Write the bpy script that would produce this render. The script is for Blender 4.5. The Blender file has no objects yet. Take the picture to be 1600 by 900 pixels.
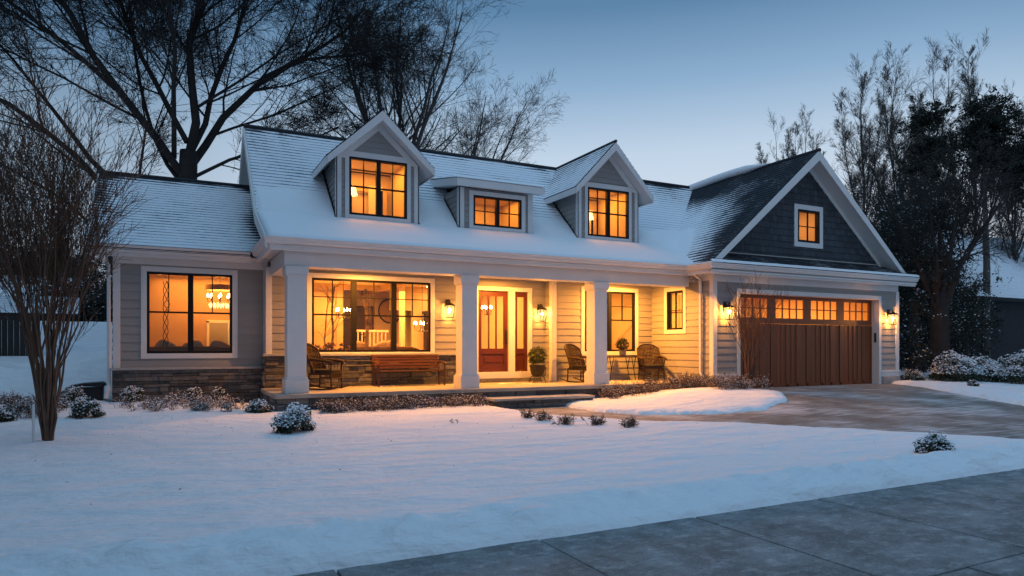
import bpy, math, random
import numpy as np
from mathutils import Vector, Matrix
R = math.radians
random.seed(7); RNG = np.random.default_rng(11)
S = bpy.context.scene
COL = S.collection

# ------------------------------------------------------------ camera, sky, sun, exposure
cam = bpy.data.objects.new('camera', bpy.data.cameras.new('camera')); COL.objects.link(cam)
cam.location = (0, 0, 1.45); cam.rotation_euler = (R(90), 0, R(-26.8))
cam.data.lens = 23.62; cam.data.sensor_width = 36; cam.data.shift_y = 0.058
cam.data.clip_end = 2000; cam.data.clip_start = 0.05
S.camera = cam
S.view_settings.view_transform = 'Standard'; S.view_settings.look = 'None'
S.view_settings.exposure = 0.0; S.view_settings.gamma = 1.0
S.cycles.use_denoising = True
S.cycles.max_bounces = 6; S.cycles.diffuse_bounces = 3; S.cycles.glossy_bounces = 3
S.cycles.transparent_max_bounces = 12; S.cycles.sample_clamp_indirect = 4.0
S.cycles.caustics_reflective = False; S.cycles.caustics_refractive = False

W = bpy.data.worlds.new('World'); S.world = W; W.use_nodes = True
nt = W.node_tree; nt.nodes.clear()
def wn(t, **k):
    n = nt.nodes.new(t)
    for a, b in k.items(): setattr(n, a, b)
    return n
wl = nt.links.new
SUN_EL, SUN_AZ = 3.0, 38.0
sky = wn('ShaderNodeTexSky', sky_type='NISHITA'); sky.sun_disc = False
sky.sun_elevation = R(SUN_EL); sky.sun_rotation = R(SUN_AZ); sky.air_density = 1.5; sky.ozone_density = 4.0
tc = wn('ShaderNodeTexCoord'); sep = wn('ShaderNodeSeparateXYZ'); wl(tc.outputs['Generated'], sep.inputs[0])
ramp = wn('ShaderNodeValToRGB'); wl(sep.outputs['Z'], ramp.inputs[0])
e = ramp.color_ramp.elements
e[0].position = 0.0; e[0].color = (.70, .66, .72, 1)
e[1].position = 1.0; e[1].color = (.92, 1.52, 2.0, 1)
for p, c in ((.08, (.74, .76, .84, 1)), (.18, (.70, .78, .90, 1)), (.27, (.58, .71, .86, 1)), (.36, (.30, .47, .68, 1)), (.45, (.125, .26, .44, 1)), (.55, (.14, .25, .40, 1)), (.72, (.38, .62, .96, 1))):
    q = e.new(p); q.color = c
dot = wn('ShaderNodeVectorMath', operation='DOT_PRODUCT'); wl(tc.outputs['Generated'], dot.inputs[0])
dot.inputs[1].default_value = (math.sin(R(SUN_AZ)), math.cos(R(SUN_AZ)), 0)
mr = wn('ShaderNodeMapRange'); mr.inputs[1].default_value = -1; mr.inputs[2].default_value = 1
wl(dot.outputs['Value'], mr.inputs[0])
ramp2 = wn('ShaderNodeValToRGB'); wl(mr.outputs[0], ramp2.inputs[0])
e = ramp2.color_ramp.elements
e[0].position = 0; e[0].color = (.54, .62, .68, 1); e[1].position = 1; e[1].color = (1, 1, 1, 1)
for p, c in ((.3, (.58, .62, .67, 1)), (.55, (.56, .61, .64, 1)), (.74, (.36, .44, .50, 1)), (.86, (.52, .60, .66, 1)), (.93, (.9, .93, .95, 1))):
    q = e.new(p); q.color = c
mul = wn('ShaderNodeMix', data_type='RGBA', blend_type='MULTIPLY'); mul.inputs[0].default_value = 1
wl(ramp.outputs[0], mul.inputs[6]); wl(ramp2.outputs[0], mul.inputs[7])
bg = wn('ShaderNodeBackground'); wl(mul.outputs[2], bg.inputs[0]); bg.inputs[1].default_value = 0.95
bg2 = wn('ShaderNodeBackground'); wl(sky.outputs[0], bg2.inputs[0]); bg2.inputs[1].default_value = 0.05
# dusk: the horizon-to-zenith gradient carries most of the light, the physical sky only a trace
add = wn('ShaderNodeAddShader'); wl(bg.outputs[0], add.inputs[0]); wl(bg2.outputs[0], add.inputs[1])
out = wn('ShaderNodeOutputWorld'); wl(bg.outputs[0], out.inputs[0])

sl = bpy.data.lights.new('sun', 'SUN'); sl.energy = 0.30; sl.angle = R(30); sl.color = (.75, .86, 1.0)
so = bpy.data.objects.new('sun', sl); COL.objects.link(so); so.rotation_euler = (R(62), 0, R(-62))

# ------------------------------------------------------------ materials
MATS = {}
def mat(name, col, rough=.6, spec=.4, metal=0, noise=None, bump=0, bscale=20, emit=None, estr=0, isl=0, stretch=None, nscale=5):
    if name in MATS: return MATS[name]
    m = bpy.data.materials.new(name); m.use_nodes = True; MATS[name] = m
    t = m.node_tree; b = t.nodes['Principled BSDF']
    b.inputs['Base Color'].default_value = (*col, 1); b.inputs['Roughness'].default_value = rough
    b.inputs['Specular IOR Level'].default_value = spec; b.inputs['Metallic'].default_value = metal
    src = None
    tcn = t.nodes.new('ShaderNodeTexCoord'); mp = t.nodes.new('ShaderNodeMapping'); t.links.new(tcn.outputs['Object'], mp.inputs[0])
    if stretch: mp.inputs['Scale'].default_value = stretch
    if noise:
        n = t.nodes.new('ShaderNodeTexNoise'); n.inputs['Scale'].default_value = nscale; n.inputs['Detail'].default_value = 6; n.inputs['Roughness'].default_value = .65
        t.links.new(mp.outputs[0], n.inputs[0])
        r = t.nodes.new('ShaderNodeValToRGB'); t.links.new(n.outputs[0], r.inputs[0])
        r.color_ramp.elements[0].position = .3; r.color_ramp.elements[0].color = (*noise, 1)
        r.color_ramp.elements[1].position = .68; r.color_ramp.elements[1].color = (*col, 1)
        src = r.outputs[0]
    if isl:
        g = t.nodes.new('ShaderNodeNewGeometry'); mrr = t.nodes.new('ShaderNodeMapRange')
        t.links.new(g.outputs['Random Per Island'], mrr.inputs[0]); mrr.inputs[3].default_value = 1 - isl; mrr.inputs[4].default_value = 1 + isl
        mx = t.nodes.new('ShaderNodeMix'); mx.data_type = 'RGBA'; mx.blend_type = 'MULTIPLY'; mx.inputs[0].default_value = 1
        if src: t.links.new(src, mx.inputs[6])
        else: mx.inputs[6].default_value = (*col, 1)
        t.links.new(mrr.outputs[0], mx.inputs[7]); src = mx.outputs[2]
    if src: t.links.new(src, b.inputs['Base Color'])
    if bump:
        n2 = t.nodes.new('ShaderNodeTexNoise'); n2.inputs['Scale'].default_value = bscale; n2.inputs['Detail'].default_value = 5
        t.links.new(mp.outputs[0], n2.inputs[0])
        bp = t.nodes.new('ShaderNodeBump'); bp.inputs['Strength'].default_value = bump; bp.inputs['Distance'].default_value = .02
        t.links.new(n2.outputs[0], bp.inputs['Height']); t.links.new(bp.outputs[0], b.inputs['Normal'])
    if emit: b.inputs['Emission Color'].default_value = (*emit, 1); b.inputs['Emission Strength'].default_value = estr
    return m
siding = mat('painted siding', (.325, .315, .305), .55, noise=(.27, .262, .254), nscale=1.5, bump=.15, bscale=40, stretch=(.3, 1, 3))
trim = mat('white trim paint', (.70, .70, .70), .5, noise=(.64, .64, .64), nscale=2, bump=.04)
shake = mat('slate shake siding', (.040, .050, .062), .7, isl=.28, bump=.3, bscale=60, stretch=(3, 3, .4))
stone = mat('ledge stone', (.165, .158, .152), .85, noise=(.085, .082, .08), isl=.38, bump=.9, bscale=14, nscale=9)
mortar = mat('dark mortar', (.05, .05, .05), .9)
capst = mat('stone cap', (.42, .41, .40), .75, noise=(.33, .32, .31), bump=.3)
black = mat('black window frame', (.010, .010, .012), .5, spec=.15)
iron = mat('black iron', (.015, .014, .013), .45)
shingle = mat('asphalt shingle', (.022, .025, .032), .85, bump=.4, bscale=60)
doorw = mat('red mahogany door', (.105, .022, .007), .42, noise=(.065, .014, .005), stretch=(14, 14, .8), nscale=3, bump=.1)
garw = mat('stained garage wood', (.25, .068, .020), .5, noise=(.15, .040, .012), stretch=(16, 16, .7), nscale=3, bump=.15, isl=.12)
benchw = mat('varnished bench wood', (.105, .034, .012), .38, noise=(.05, .016, .006), stretch=(.8, 14, 14), nscale=3, isl=.15)
wick = mat('brown wicker', (.034, .014, .007), .6, isl=.35)
wickd = mat('dark wicker frame', (.025, .011, .007), .5)
cushion = mat('black cushion', (.018, .017, .018), .9, bump=.3)
porchf = mat('porch floor slab', (.42, .38, .33), .7, noise=(.30, .27, .24), bump=.2, nscale=3)
ceilm = mat('porch ceiling boards', (.55, .54, .52), .55)
intw = mat('interior cream wall', (.72, .60, .44), .8, noise=(.66, .54, .39), nscale=1.2)
intd = mat('interior darker wall', (.50, .34, .18), .8, noise=(.42, .28, .14), nscale=1.2)
intt = mat('interior white trim', (.78, .72, .62), .6)
intf = mat('interior oak floor', (.26, .14, .07), .4)
sofam = mat('brown sofa fabric', (.14, .075, .04), .9, noise=(.09, .045, .025), bump=.4)
sofal = mat('tan throw pillow', (.45, .32, .20), .9, bump=.3)
bark = mat('dark bark', (.034, .028, .026), .9, noise=(.02, .017, .016), bump=.6, bscale=12)
barkl = mat('grey bark', (.10, .085, .078), .9, noise=(.06, .05, .046), bump=.6, bscale=12)
twigb = mat('myrtle bark', (.17, .092, .06), .8, noise=(.09, .05, .034), bump=.4, bscale=20, isl=.25)
scrub = mat('dry scrub twig', (.10, .06, .042), .9, isl=.4)
leafd = mat('dark evergreen leaf', (.016, .020, .014), .7, isl=.5)
leafb = mat('boxwood leaf', (.030, .042, .022), .6, isl=.5)
leaft = mat('topiary leaf', (.07, .085, .022), .5, isl=.5)
potm = mat('dark glazed pot', (.016, .012, .012), .3)
conc = mat('foundation concrete', (.33, .33, .33), .9, noise=(.25, .25, .25), bump=.4)
snowm = mat('snow', (.80, .82, .86), .75, spec=.25, bump=.45, bscale=7)
snowf = mat('snow on leaves', (.78, .80, .84), .8, spec=.2)
fence_m = mat('weathered dark fence', (.03, .028, .027), .9, isl=.3)
darkw = mat('dark house wall', (.022, .022, .026), .9, noise=(.014, .014, .017))
birchm = mat('birch bark', (.30, .20, .11), .8, noise=(.04, .03, .02), nscale=9)
bulb = mat('lamp flame', (1, .8, .5), .5, emit=(1, .62, .25), estr=45)
lglass = mat('lantern glass', (1, .8, .5), .3, emit=(1, .60, .22), estr=3.2)
disc = mat('downlight lens', (1, .9, .7), .5, emit=(1, .66, .3), estr=14)
flower = mat('faded flowers', (.15, .085, .06), .8, isl=.5)
potc = mat('grey planter', (.20, .17, .15), .6)
plast = mat('black plastic', (.014, .015, .017), .45)
rockm = mat('grey rock', (.25, .23, .21), .9, noise=(.15, .14, .13), bump=.6)

def glass_mat():
    m = bpy.data.materials.new('window glass'); m.use_nodes = True; t = m.node_tree; t.nodes.clear()
    tr = t.nodes.new('ShaderNodeBsdfTransparent'); tr.inputs[0].default_value = (.94, .93, .9, 1)
    gl = t.nodes.new('ShaderNodeBsdfGlossy'); gl.inputs['Roughness'].default_value = .03
    lw = t.nodes.new('ShaderNodeLayerWeight'); lw.inputs[0].default_value = .28
    mrr = t.nodes.new('ShaderNodeMapRange'); mrr.inputs[3].default_value = .02; mrr.inputs[4].default_value = .30
    t.links.new(lw.outputs['Fresnel'], mrr.inputs[0])
    mx = t.nodes.new('ShaderNodeMixShader'); t.links.new(mrr.outputs[0], mx.inputs[0]); t.links.new(tr.outputs[0], mx.inputs[1]); t.links.new(gl.outputs[0], mx.inputs[2])
    o = t.nodes.new('ShaderNodeOutputMaterial'); t.links.new(mx.outputs[0], o.inputs[0]); return m
glass = glass_mat()
def lantern_glass():
    m = bpy.data.materials.new('seeded lantern glass'); m.use_nodes = True; t = m.node_tree; t.nodes.clear()
    tr = t.nodes.new('ShaderNodeBsdfTransparent'); em = t.nodes.new('ShaderNodeEmission'); em.inputs[0].default_value = (1, .55, .18, 1); em.inputs[1].default_value = 1.8
    mx = t.nodes.new('ShaderNodeMixShader'); mx.inputs[0].default_value = .45; t.links.new(tr.outputs[0], mx.inputs[1]); t.links.new(em.outputs[0], mx.inputs[2])
    o = t.nodes.new('ShaderNodeOutputMaterial'); t.links.new(mx.outputs[0], o.inputs[0]); return m
langlass = lantern_glass()

def roof_mat():
    m = bpy.data.materials.new('snowy shingle roof'); m.use_nodes = True; t = m.node_tree; b = t.nodes['Principled BSDF']; L = t.links.new
    def N(k, **a):
        n = t.nodes.new(k)
        for x, y in a.items(): setattr(n, x, y)
        return n
    sn = N('ShaderNodeAttribute', attribute_name='snow'); cf = N('ShaderNodeAttribute', attribute_name='cf')
    tcn = N('ShaderNodeTexCoord'); mp = N('ShaderNodeMapping'); L(tcn.outputs['Object'], mp.inputs[0]); mp.inputs['Scale'].default_value = (1, 1, 1)
    n1 = N('ShaderNodeTexNoise'); n1.inputs['Scale'].default_value = 1.3; n1.inputs['Detail'].default_value = 7; n1.inputs['Roughness'].default_value = .62; L(mp.outputs[0], n1.inputs[0])
    n2 = N('ShaderNodeTexNoise'); n2.inputs['Scale'].default_value = 14; n2.inputs['Detail'].default_value = 4; L(mp.outputs[0], n2.inputs[0])
    # amount = cf + (snow-.5)*1.6 + (n1-.5)*1.2 + (n2-.5)*.5
    def M(op, a, b_=None, v=None):
        n = N('ShaderNodeMath', operation=op); L(a, n.inputs[0])
        if b_ is not None: L(b_, n.inputs[1])
        else: n.inputs[1].default_value = v
        return n.outputs[0]
    a = M('MULTIPLY', sn.outputs['Fac'], v=2.0)
    c = M('MULTIPLY', cf.outputs['Fac'], v=.75)
    s = M('ADD', a, c)
    s = M('ADD', s, M('MULTIPLY', n1.outputs[0], v=1.3)); s = M('ADD', s, M('MULTIPLY', n2.outputs[0], v=.6))
    mrr = N('ShaderNodeMapRange', interpolation_type='SMOOTHSTEP'); L(s, mrr.inputs[0])
    mrr.inputs[1].default_value = 1.85; mrr.inputs[2].default_value = 2.35
    mx = N('ShaderNodeMix', data_type='RGBA'); L(mrr.outputs[0], mx.inputs[0])
    mx.inputs[6].default_value = (.022, .026, .034, 1); mx.inputs[7].default_value = (.78, .81, .86, 1)
    L(mx.outputs[2], b.inputs['Base Color']); b.inputs['Roughness'].default_value = .8; b.inputs['Specular IOR Level'].default_value = .2
    bp = N('ShaderNodeBump'); bp.inputs['Strength'].default_value = .5; bp.inputs['Distance'].default_value = .012
    h = M('ADD', mrr.outputs[0], M('MULTIPLY', n2.outputs[0], v=.5)); L(h, bp.inputs['Height']); L(bp.outputs[0], b.inputs['Normal'])
    return m
roofm = roof_mat()

# ------------------------------------------------------------ mesh helpers
class MB:
    def __init__(s): s.v = []; s.f = []; s.att = {}
    def quad(s, a, b, c, d):
        i = len(s.v); s.v += [tuple(a), tuple(b), tuple(c), tuple(d)]; s.f.append((i, i+1, i+2, i+3))
    def poly(s, pts):
        i = len(s.v); s.v += [tuple(p) for p in pts]; s.f.append(tuple(range(i, i+len(pts))))
    def hexa(s, p):   # 8 points: bottom 4 ccw, top 4 ccw
        i = len(s.v); s.v += [tuple(q) for q in p]
        for f in ((0, 3, 2, 1), (4, 5, 6, 7), (0, 1, 5, 4), (1, 2, 6, 5), (2, 3, 7, 6), (3, 0, 4, 7)): s.f.append(tuple(i+k for k in f))
    def box(s, x0, x1, y0, y1, z0, z1):
        s.hexa([(x0, y0, z0), (x1, y0, z0), (x1, y1, z0), (x0, y1, z0), (x0, y0, z1), (x1, y0, z1), (x1, y1, z1), (x0, y1, z1)])
    def prism(s, pts, d):   # extrude a planar polygon by vector d
        n = len(pts); i = len(s.v); d = Vector(d)
        s.v += [tuple(p) for p in pts] + [tuple(Vector(p)+d) for p in pts]
        s.f.append(tuple(i+k for k in range(n))); s.f.append(tuple(i+n+k for k in reversed(range(n))))
        for k in range(n): s.f.append((i+k, i+n+k, i+n+(k+1) % n, i+(k+1) % n))
    def tube(s, path, r, k=8, cap=True):
        path = [Vector(p) for p in path]; n = len(path); rr = r if isinstance(r, (list, tuple)) else [r]*n
        base = len(s.v); up = None
        for j, p in enumerate(path):
            t = (path[min(j+1, n-1)]-path[max(j-1, 0)]).normalized()
            if up is None: up = t.orthogonal().normalized()
            a = (up-t*up.dot(t)).normalized(); up = a; b = t.cross(a)
            for q in range(k):
                an = 2*math.pi*q/k; s.v.append(tuple(p+(a*math.cos(an)+b*math.sin(an))*rr[j]))
        for j in range(n-1):
            for q in range(k):
                o = base+j*k; s.f.append((o+q, o+(q+1) % k, o+k+(q+1) % k, o+k+q))
        if cap: s.f.append(tuple(base+q for q in reversed(range(k)))); s.f.append(tuple(base+(n-1)*k+q for q in range(k)))
    def lathe(s, prof, c=(0, 0, 0), k=20):
        base = len(s.v)
        for r, z in prof:
            for q in range(k):
                a = 2*math.pi*q/k; s.v.append((c[0]+r*math.cos(a), c[1]+r*math.sin(a), c[2]+z))
        for j in range(len(prof)-1):
            for q in range(k):
                o = base+j*k; s.f.append((o+q, o+(q+1) % k, o+k+(q+1) % k, o+k+q))
        s.f.append(tuple(base+q for q in reversed(range(k)))); s.f.append(tuple(base+(len(prof)-1)*k+q for q in range(k)))
    def blob(s, c, r, n=10, jit=0., sq=1.0):
        base = len(s.v); rn = random.Random(int(c[0]*91+c[1]*37+c[2]*11))
        for j in range(n+1):
            th_ = math.pi*j/n
            for q in range(2*n):
                a = math.pi*q/n; k = 1+rn.uniform(-jit, jit)
                def se(v): return math.copysign(abs(v)**sq, v)
                s.v.append((c[0]+r[0]*k*se(math.sin(th_))*se(math.cos(a)), c[1]+r[1]*k*se(math.sin(th_))*se(math.sin(a)), c[2]+r[2]*k*se(math.cos(th_))))
        for j in range(n):
            for q in range(2*n):
                o = base+j*2*n; s.f.append((o+q, o+2*n+q, o+2*n+(q+1) % (2*n), o+(q+1) % (2*n)))

def wloc(o):
    v = Vector((0, 0, 0))
    while o: v += o.location; o = o.parent
    return v
def link_mesh(name, me, m, parent=None, smooth=False):
    o = bpy.data.objects.new(name, me); COL.objects.link(o); me.materials.append(m)
    if parent: o.parent = parent
    if smooth: me.shade_smooth()
    return o
def part(name, mb, m, parent=None, local=False, smooth=False, bevel=0):
    me = bpy.data.meshes.new(name); vs = mb.v
    if parent and not local:
        w = wloc(parent); vs = [(v[0]-w.x, v[1]-w.y, v[2]-w.z) for v in vs]
    me.from_pydata(vs, [], mb.f); me.update()
    for k, a in mb.att.items():
        at = me.attributes.new(k, 'FLOAT', 'POINT'); at.data.foreach_set('value', np.array(a, dtype=np.float32))
    o = link_mesh(name, me, m, parent, smooth)
    if bevel:
        b = o.modifiers.new('bevel', 'BEVEL'); b.width = bevel; b.segments = 2; b.limit_method = 'ANGLE'
    return o
def thing(name, label, cat, loc=(0, 0, 0), rz=0, group=None):
    o = bpy.data.objects.new(name, None); COL.objects.link(o); o.empty_display_size = .2
    o.location = loc; o.rotation_euler = (0, 0, rz); return tag(o, label, cat, group)
def tag(o, label, cat, group=None):
    o['label'] = label; o['category'] = cat
    if group: o['group'] = group
    return o
def setting(o, kind='structure'): o['kind'] = kind; return o
def dup(root, loc, rz=None, label=None, sc=None):
    r = root.copy(); COL.objects.link(r); r.location = loc
    if rz is not None: r.rotation_euler = (0, 0, rz)
    if label: r['label'] = label
    if sc: r.scale = (sc, sc, sc) if not isinstance(sc, tuple) else sc
    def rec(a, b):
        for ch in list(a.children):
            c = ch.copy(); COL.objects.link(c); c.parent = b; rec(ch, c)
    rec(root, r); return r
def np_mesh(name, V, F, m, parent=None, smooth=False):
    me = bpy.data.meshes.new(name); k = F.shape[1]
    me.vertices.add(len(V)); me.vertices.foreach_set('co', V.astype(np.float32).ravel())
    me.loops.add(F.size); me.loops.foreach_set('vertex_index', F.astype(np.int32).ravel())
    me.polygons.add(len(F)); me.polygons.foreach_set('loop_start', np.arange(0, F.size, k, dtype=np.int32))
    me.update(calc_edges=True); me.validate()
    return link_mesh(name, me, m, parent, smooth)

class Fr:     # wall frame: O + U*u + N*n + Z*z, N points out of the building
    def __init__(s, O, U, N): s.O, s.U, s.N = Vector(O), Vector(U), Vector(N)
    def p(s, u, n, z): return s.O+s.U*u+s.N*n+Vector((0, 0, z))
    def box(s, mb, u0, u1, n0, n1, z0, z1):
        mb.hexa([s.p(u0, n1, z0), s.p(u1, n1, z0), s.p(u1, n0, z0), s.p(u0, n0, z0), s.p(u0, n1, z1), s.p(u1, n1, z1), s.p(u1, n0, z1), s.p(u0, n0, z1)])
def FRONT(y): return Fr((0, y, 0), (1, 0, 0), (0, -1, 0))
def LEFT(x): return Fr((x, 0, 0), (0, 1, 0), (-1, 0, 0))
def RIGHT(x): return Fr((x, 0, 0), (0, 1, 0), (1, 0, 0))

def wall(mb, fr, spans, z0, z1, holes=(), thick=.12, exp=.195, lap=.019, zoff=0):
    """lap siding over a backing wall; spans(z) -> (ua, ub); holes = (u0,u1,z0,z1)"""
    if not callable(spans): ab = spans; spans = lambda z: ab
    holes = [(h[0]-.008, h[1]+.008, h[2]-.008, h[3]+.008) for h in holes]
    zs = {z0, z1}
    z = z0
    while z < z1: zs.add(round(z, 4)); z += exp
    for h in holes:
        for q in (h[2], h[3]):
            if z0 < q < z1: zs.add(q)
    zs = sorted(zs)
    for za, zb in zip(zs[:-1], zs[1:]):
        if zb-za < .002: continue
        zm = (za+zb)/2
        a0, b0 = spans(za+1e-4); a1, b1 = spans(zb-1e-4)
        cuts = [(a0, a1)]
        for h in sorted(holes):
            if h[2] <= zm <= h[3]: cuts += [(h[0], h[0]), (h[1], h[1])]
        cuts.append((b0, b1))
        fa = round(((za-z0) / exp) % 1, 3) % 1; fb = fa+(zb-za)/exp
        na, nb = lap*(1-fa)+.003, lap*(1-min(fb, 1))+.003
        for k in range(0, len(cuts)-1, 2):
            (ua, ua1), (ub, ub1) = cuts[k], cuts[k+1]
            if ub-ua < .003 and ub1-ua1 < .003: continue
            mb.hexa([fr.p(ua, na, za), fr.p(ub, na, za), fr.p(ub, -thick, za), fr.p(ua, -thick, za),
                     fr.p(ua1, nb, zb), fr.p(ub1, nb, zb), fr.p(ub1, -thick, zb), fr.p(ua1, -thick, zb)])

def window(parent, fr, u0, u1, z0, z1, cols=(), rails=(), vbars=(), hbars=(), fw=.055, case=.12, label=None, sill=True):
    """cols: mullions (u0,u1); rails: (z,u0,u1,w); vbars: (u,z0,z1); hbars: (z,u0,u1)"""
    m = MB(); n0, n1 = -.07, .028
    fr.box(m, u0, u0+fw, n0, n1, z0, z1); fr.box(m, u1-fw, u1, n0, n1, z0, z1)
    fr.box(m, u0+fw, u1-fw, n0, n1, z0, z0+fw); fr.box(m, u0+fw, u1-fw, n0, n1, z1-fw, z1)
    for a, b in cols: fr.box(m, a, b, n0, n1, z0+fw, z1-fw)
    for z, a, b, w in rails: fr.box(m, a, b, -.05, .010, z-w/2, z+w/2)
    for u, a, b in vbars: fr.box(m, u-.011, u+.011, -.045, .003, a, b)
    for z, a, b in hbars: fr.box(m, a, b, -.045, -.001, z-.011, z+.011)
    w = part('window', m, black, parent)
    if label: w['label'] = label
    g = MB(); g.quad(fr.p(u0+.02, -.035, z0+.02), fr.p(u1-.02, -.035, z0+.02), fr.p(u1-.02, -.035, z1-.02), fr.p(u0+.02, -.035, z1-.02))
    part('glass', g, glass, w)
    c = MB(); k = case; P = .036
    fr.box(c, u0-k, u0, -.02, P, z0-k, z1+k); fr.box(c, u1, u1+k, -.02, P, z0-k, z1+k)
    fr.box(c, u0, u1, -.02, P, z1, z1+k); fr.box(c, u0, u1, -.02, P, z0-k, z0)
    part('casing', c, trim, w, bevel=.004)
    return w

def courses(mb, E0, A, Sv, length, slen, snow, exp=.15, seg=.3, thick=.016, skip=None):
    """shingle courses: E0 eave start, A unit along, Sv unit up-slope; snow(a, s) -> 0..1"""
    E0, A, Sv = Vector(E0), Vector(A), Vector(Sv); Nn = A.cross(Sv)
    if Nn.z < 0: Nn = -Nn
    na = max(1, int(length/seg)); k = 0; s = 0.0
    sn = mb.att.setdefault('snow', []); cf = mb.att.setdefault('cf', [])
    while s < slen-1e-3:
        s1 = min(s+exp, slen); base = len(mb.v)
        rj = random.Random(k*13+int(length*7))
        for i in range(na+1):
            a = length*i/na; j = rj.uniform(-.003, .003)
            for (ss, off, c) in ((s, 0.0, -.6), (s, thick+j, 0.0), ((s+s1)/2, thick*.55, .5), (s1, .001, 1.0)):
                mb.v.append(tuple(E0+A*a+Sv*ss+Nn*off)); sn.append(snow(a, s if c < 1 else s1)); cf.append(c)
        for i in range(na):
            if skip and skip(length*(i+.5)/na, (s+s1)/2): continue
            o = base+4*i
            for q in range(3): mb.f.append((o+q, o+4+q, o+5+q, o+1+q))
        s = s1; k += 1

# ------------------------------------------------------------ noise + terrain
def vnoise(x, y, seed=0):
    xi, yi = np.floor(x).astype(int), np.floor(y).astype(int); xf, yf = x-xi, y-yi
    def h(a, b):
        n = (a*374761393+b*668265263+seed*974634777) & 0xffffffff
        n = ((n ^ (n >> 13))*1274126177) & 0xffffffff
        return ((n ^ (n >> 16)) & 0xffff)/65535.
    u, v = xf*xf*(3-2*xf), yf*yf*(3-2*yf)
    return (h(xi, yi)*(1-u)+h(xi+1, yi)*u)*(1-v)+(h(xi, yi+1)*(1-u)+h(xi+1, yi+1)*u)*v
def fbm(x, y, o=4, seed=0):
    r = 0; a = .5
    for k in range(o): r = r+a*vnoise(x*2**k, y*2**k, seed+k); a /= 2
    return r
def ss(t): t = np.clip(t, 0, 1); return t*t*(3-2*t)
def T(x, y):
    x = np.asarray(x, float); y = np.asarray(y, float)
    return .25*ss((y-8)/6)*ss((x-9.5)/4)+.14*ss((y-10.5)/6)*ss((2.5-x)/3) + 2.2*ss((y-20.5)/10)*ss((1.0-x)/2.5)
def poly_sdf(px, py, poly):
    d = np.full(px.shape, 1e9); inside = np.zeros(px.shape, bool); n = len(poly)
    for i in range(n):
        ax, ay = poly[i]; bx, by = poly[(i+1) % n]; ex, ey = bx-ax, by-ay
        t = np.clip(((px-ax)*ex+(py-ay)*ey)/(ex*ex+ey*ey), 0, 1)
        d = np.minimum(d, (px-ax-t*ex)**2+(py-ay-t*ey)**2)
        c = ((ay > py) != (by > py)) & (px < (bx-ax)*(py-ay)/(by-ay+1e-12)+ax); inside ^= c
    d = np.sqrt(d); return np.where(inside, d, -d)
LAWN = [(-60, 4.43), (12.0, 4.43), (11.5, 5.3), (10.9, 6.6), (10.3, 7.7), (9.3, 9.0), (7.9, 10.3), (7.15, 11.6), (6.8, 12.9), (6.75, 14.6), (6.7, 15.2), (2.0, 15.2), (2.0, 17.45), (-1.2, 17.45), (-1.4, 60), (-60, 60)]
BED = [(8.9, 15.0), (8.55, 13.7), (8.5, 12.6), (8.9, 11.7), (10.3, 10.9), (11.7, 10.8), (13.2, 11.5), (14.2, 12.4), (14.35, 13.3), (14.2, 14.15), (13.5, 14.15), (13.45, 15.0)]
VERGE = [(21.2, 14.4), (20.6, 12.9), (19.4, 10.6), (17.6, 7.6), (16.4, 4.9), (16.6, 4.6), (80, 4.6), (80, 60), (21.7, 60), (21.7, 14.4)]
def snow_top(x, y):
    wob = (fbm(x*1.3, y*1.3, 4, 3)-.47)*.35
    rag = (fbm(x*9, y*9, 3, 9)-.45)*np.where(y < 5, .045, .16)
    d = np.maximum(np.maximum(poly_sdf(x, y, LAWN)+np.where(y < 5.5, wob*.12, wob), poly_sdf(x, y, BED)+wob*.8), poly_sdf(x, y, VERGE)+wob)+rag
    w = np.where(y < 6, .34, .42); t = np.clip(d/w, 0, 1)
    prof = np.sqrt(1-(1-t)**2)
    thick = .105+.05*(fbm(x*.5, y*.5, 3, 21)-.45)+.05*(fbm(x*1.1, y*2.6, 4, 5)-.45)
    bank = .085*np.exp(-((y-4.88)/.26)**2)*(.6+.8*fbm(x*1.4, y*0, 3, 71))*(x < 12)
    chunk = (.05*np.clip(fbm(x*5, y*8, 4, 33)-.45, 0, 1))*np.exp(-((y-4.7)/.3)**2)
    bedm = .10*np.exp(-(((x-11.6)/1.9)**2+((y-13.2)/1.0)**2))
    return T(x, y)+np.where(d > 0, (thick+bank+bedm)*prof+chunk*4*prof, -.12*np.clip(-d*8, 0, 1)-.004)
def zsn(x, y): return float(snow_top(np.array([x*1.]), np.array([y*1.]))[0])

def grid(name, xs, ys, fz, m, smooth=True):
    X, Y_ = np.meshgrid(xs, ys); Z = fz(X, Y_); nx, ny = len(xs), len(ys)
    V = np.stack([X, Y_, Z], -1).reshape(-1, 3)
    i = np.arange(nx*ny).reshape(ny, nx); F = np.stack([i[:-1, :-1], i[:-1, 1:], i[1:, 1:], i[1:, :-1]], -1).reshape(-1, 4)
    return np_mesh(name, V, F, m, None, smooth)

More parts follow.
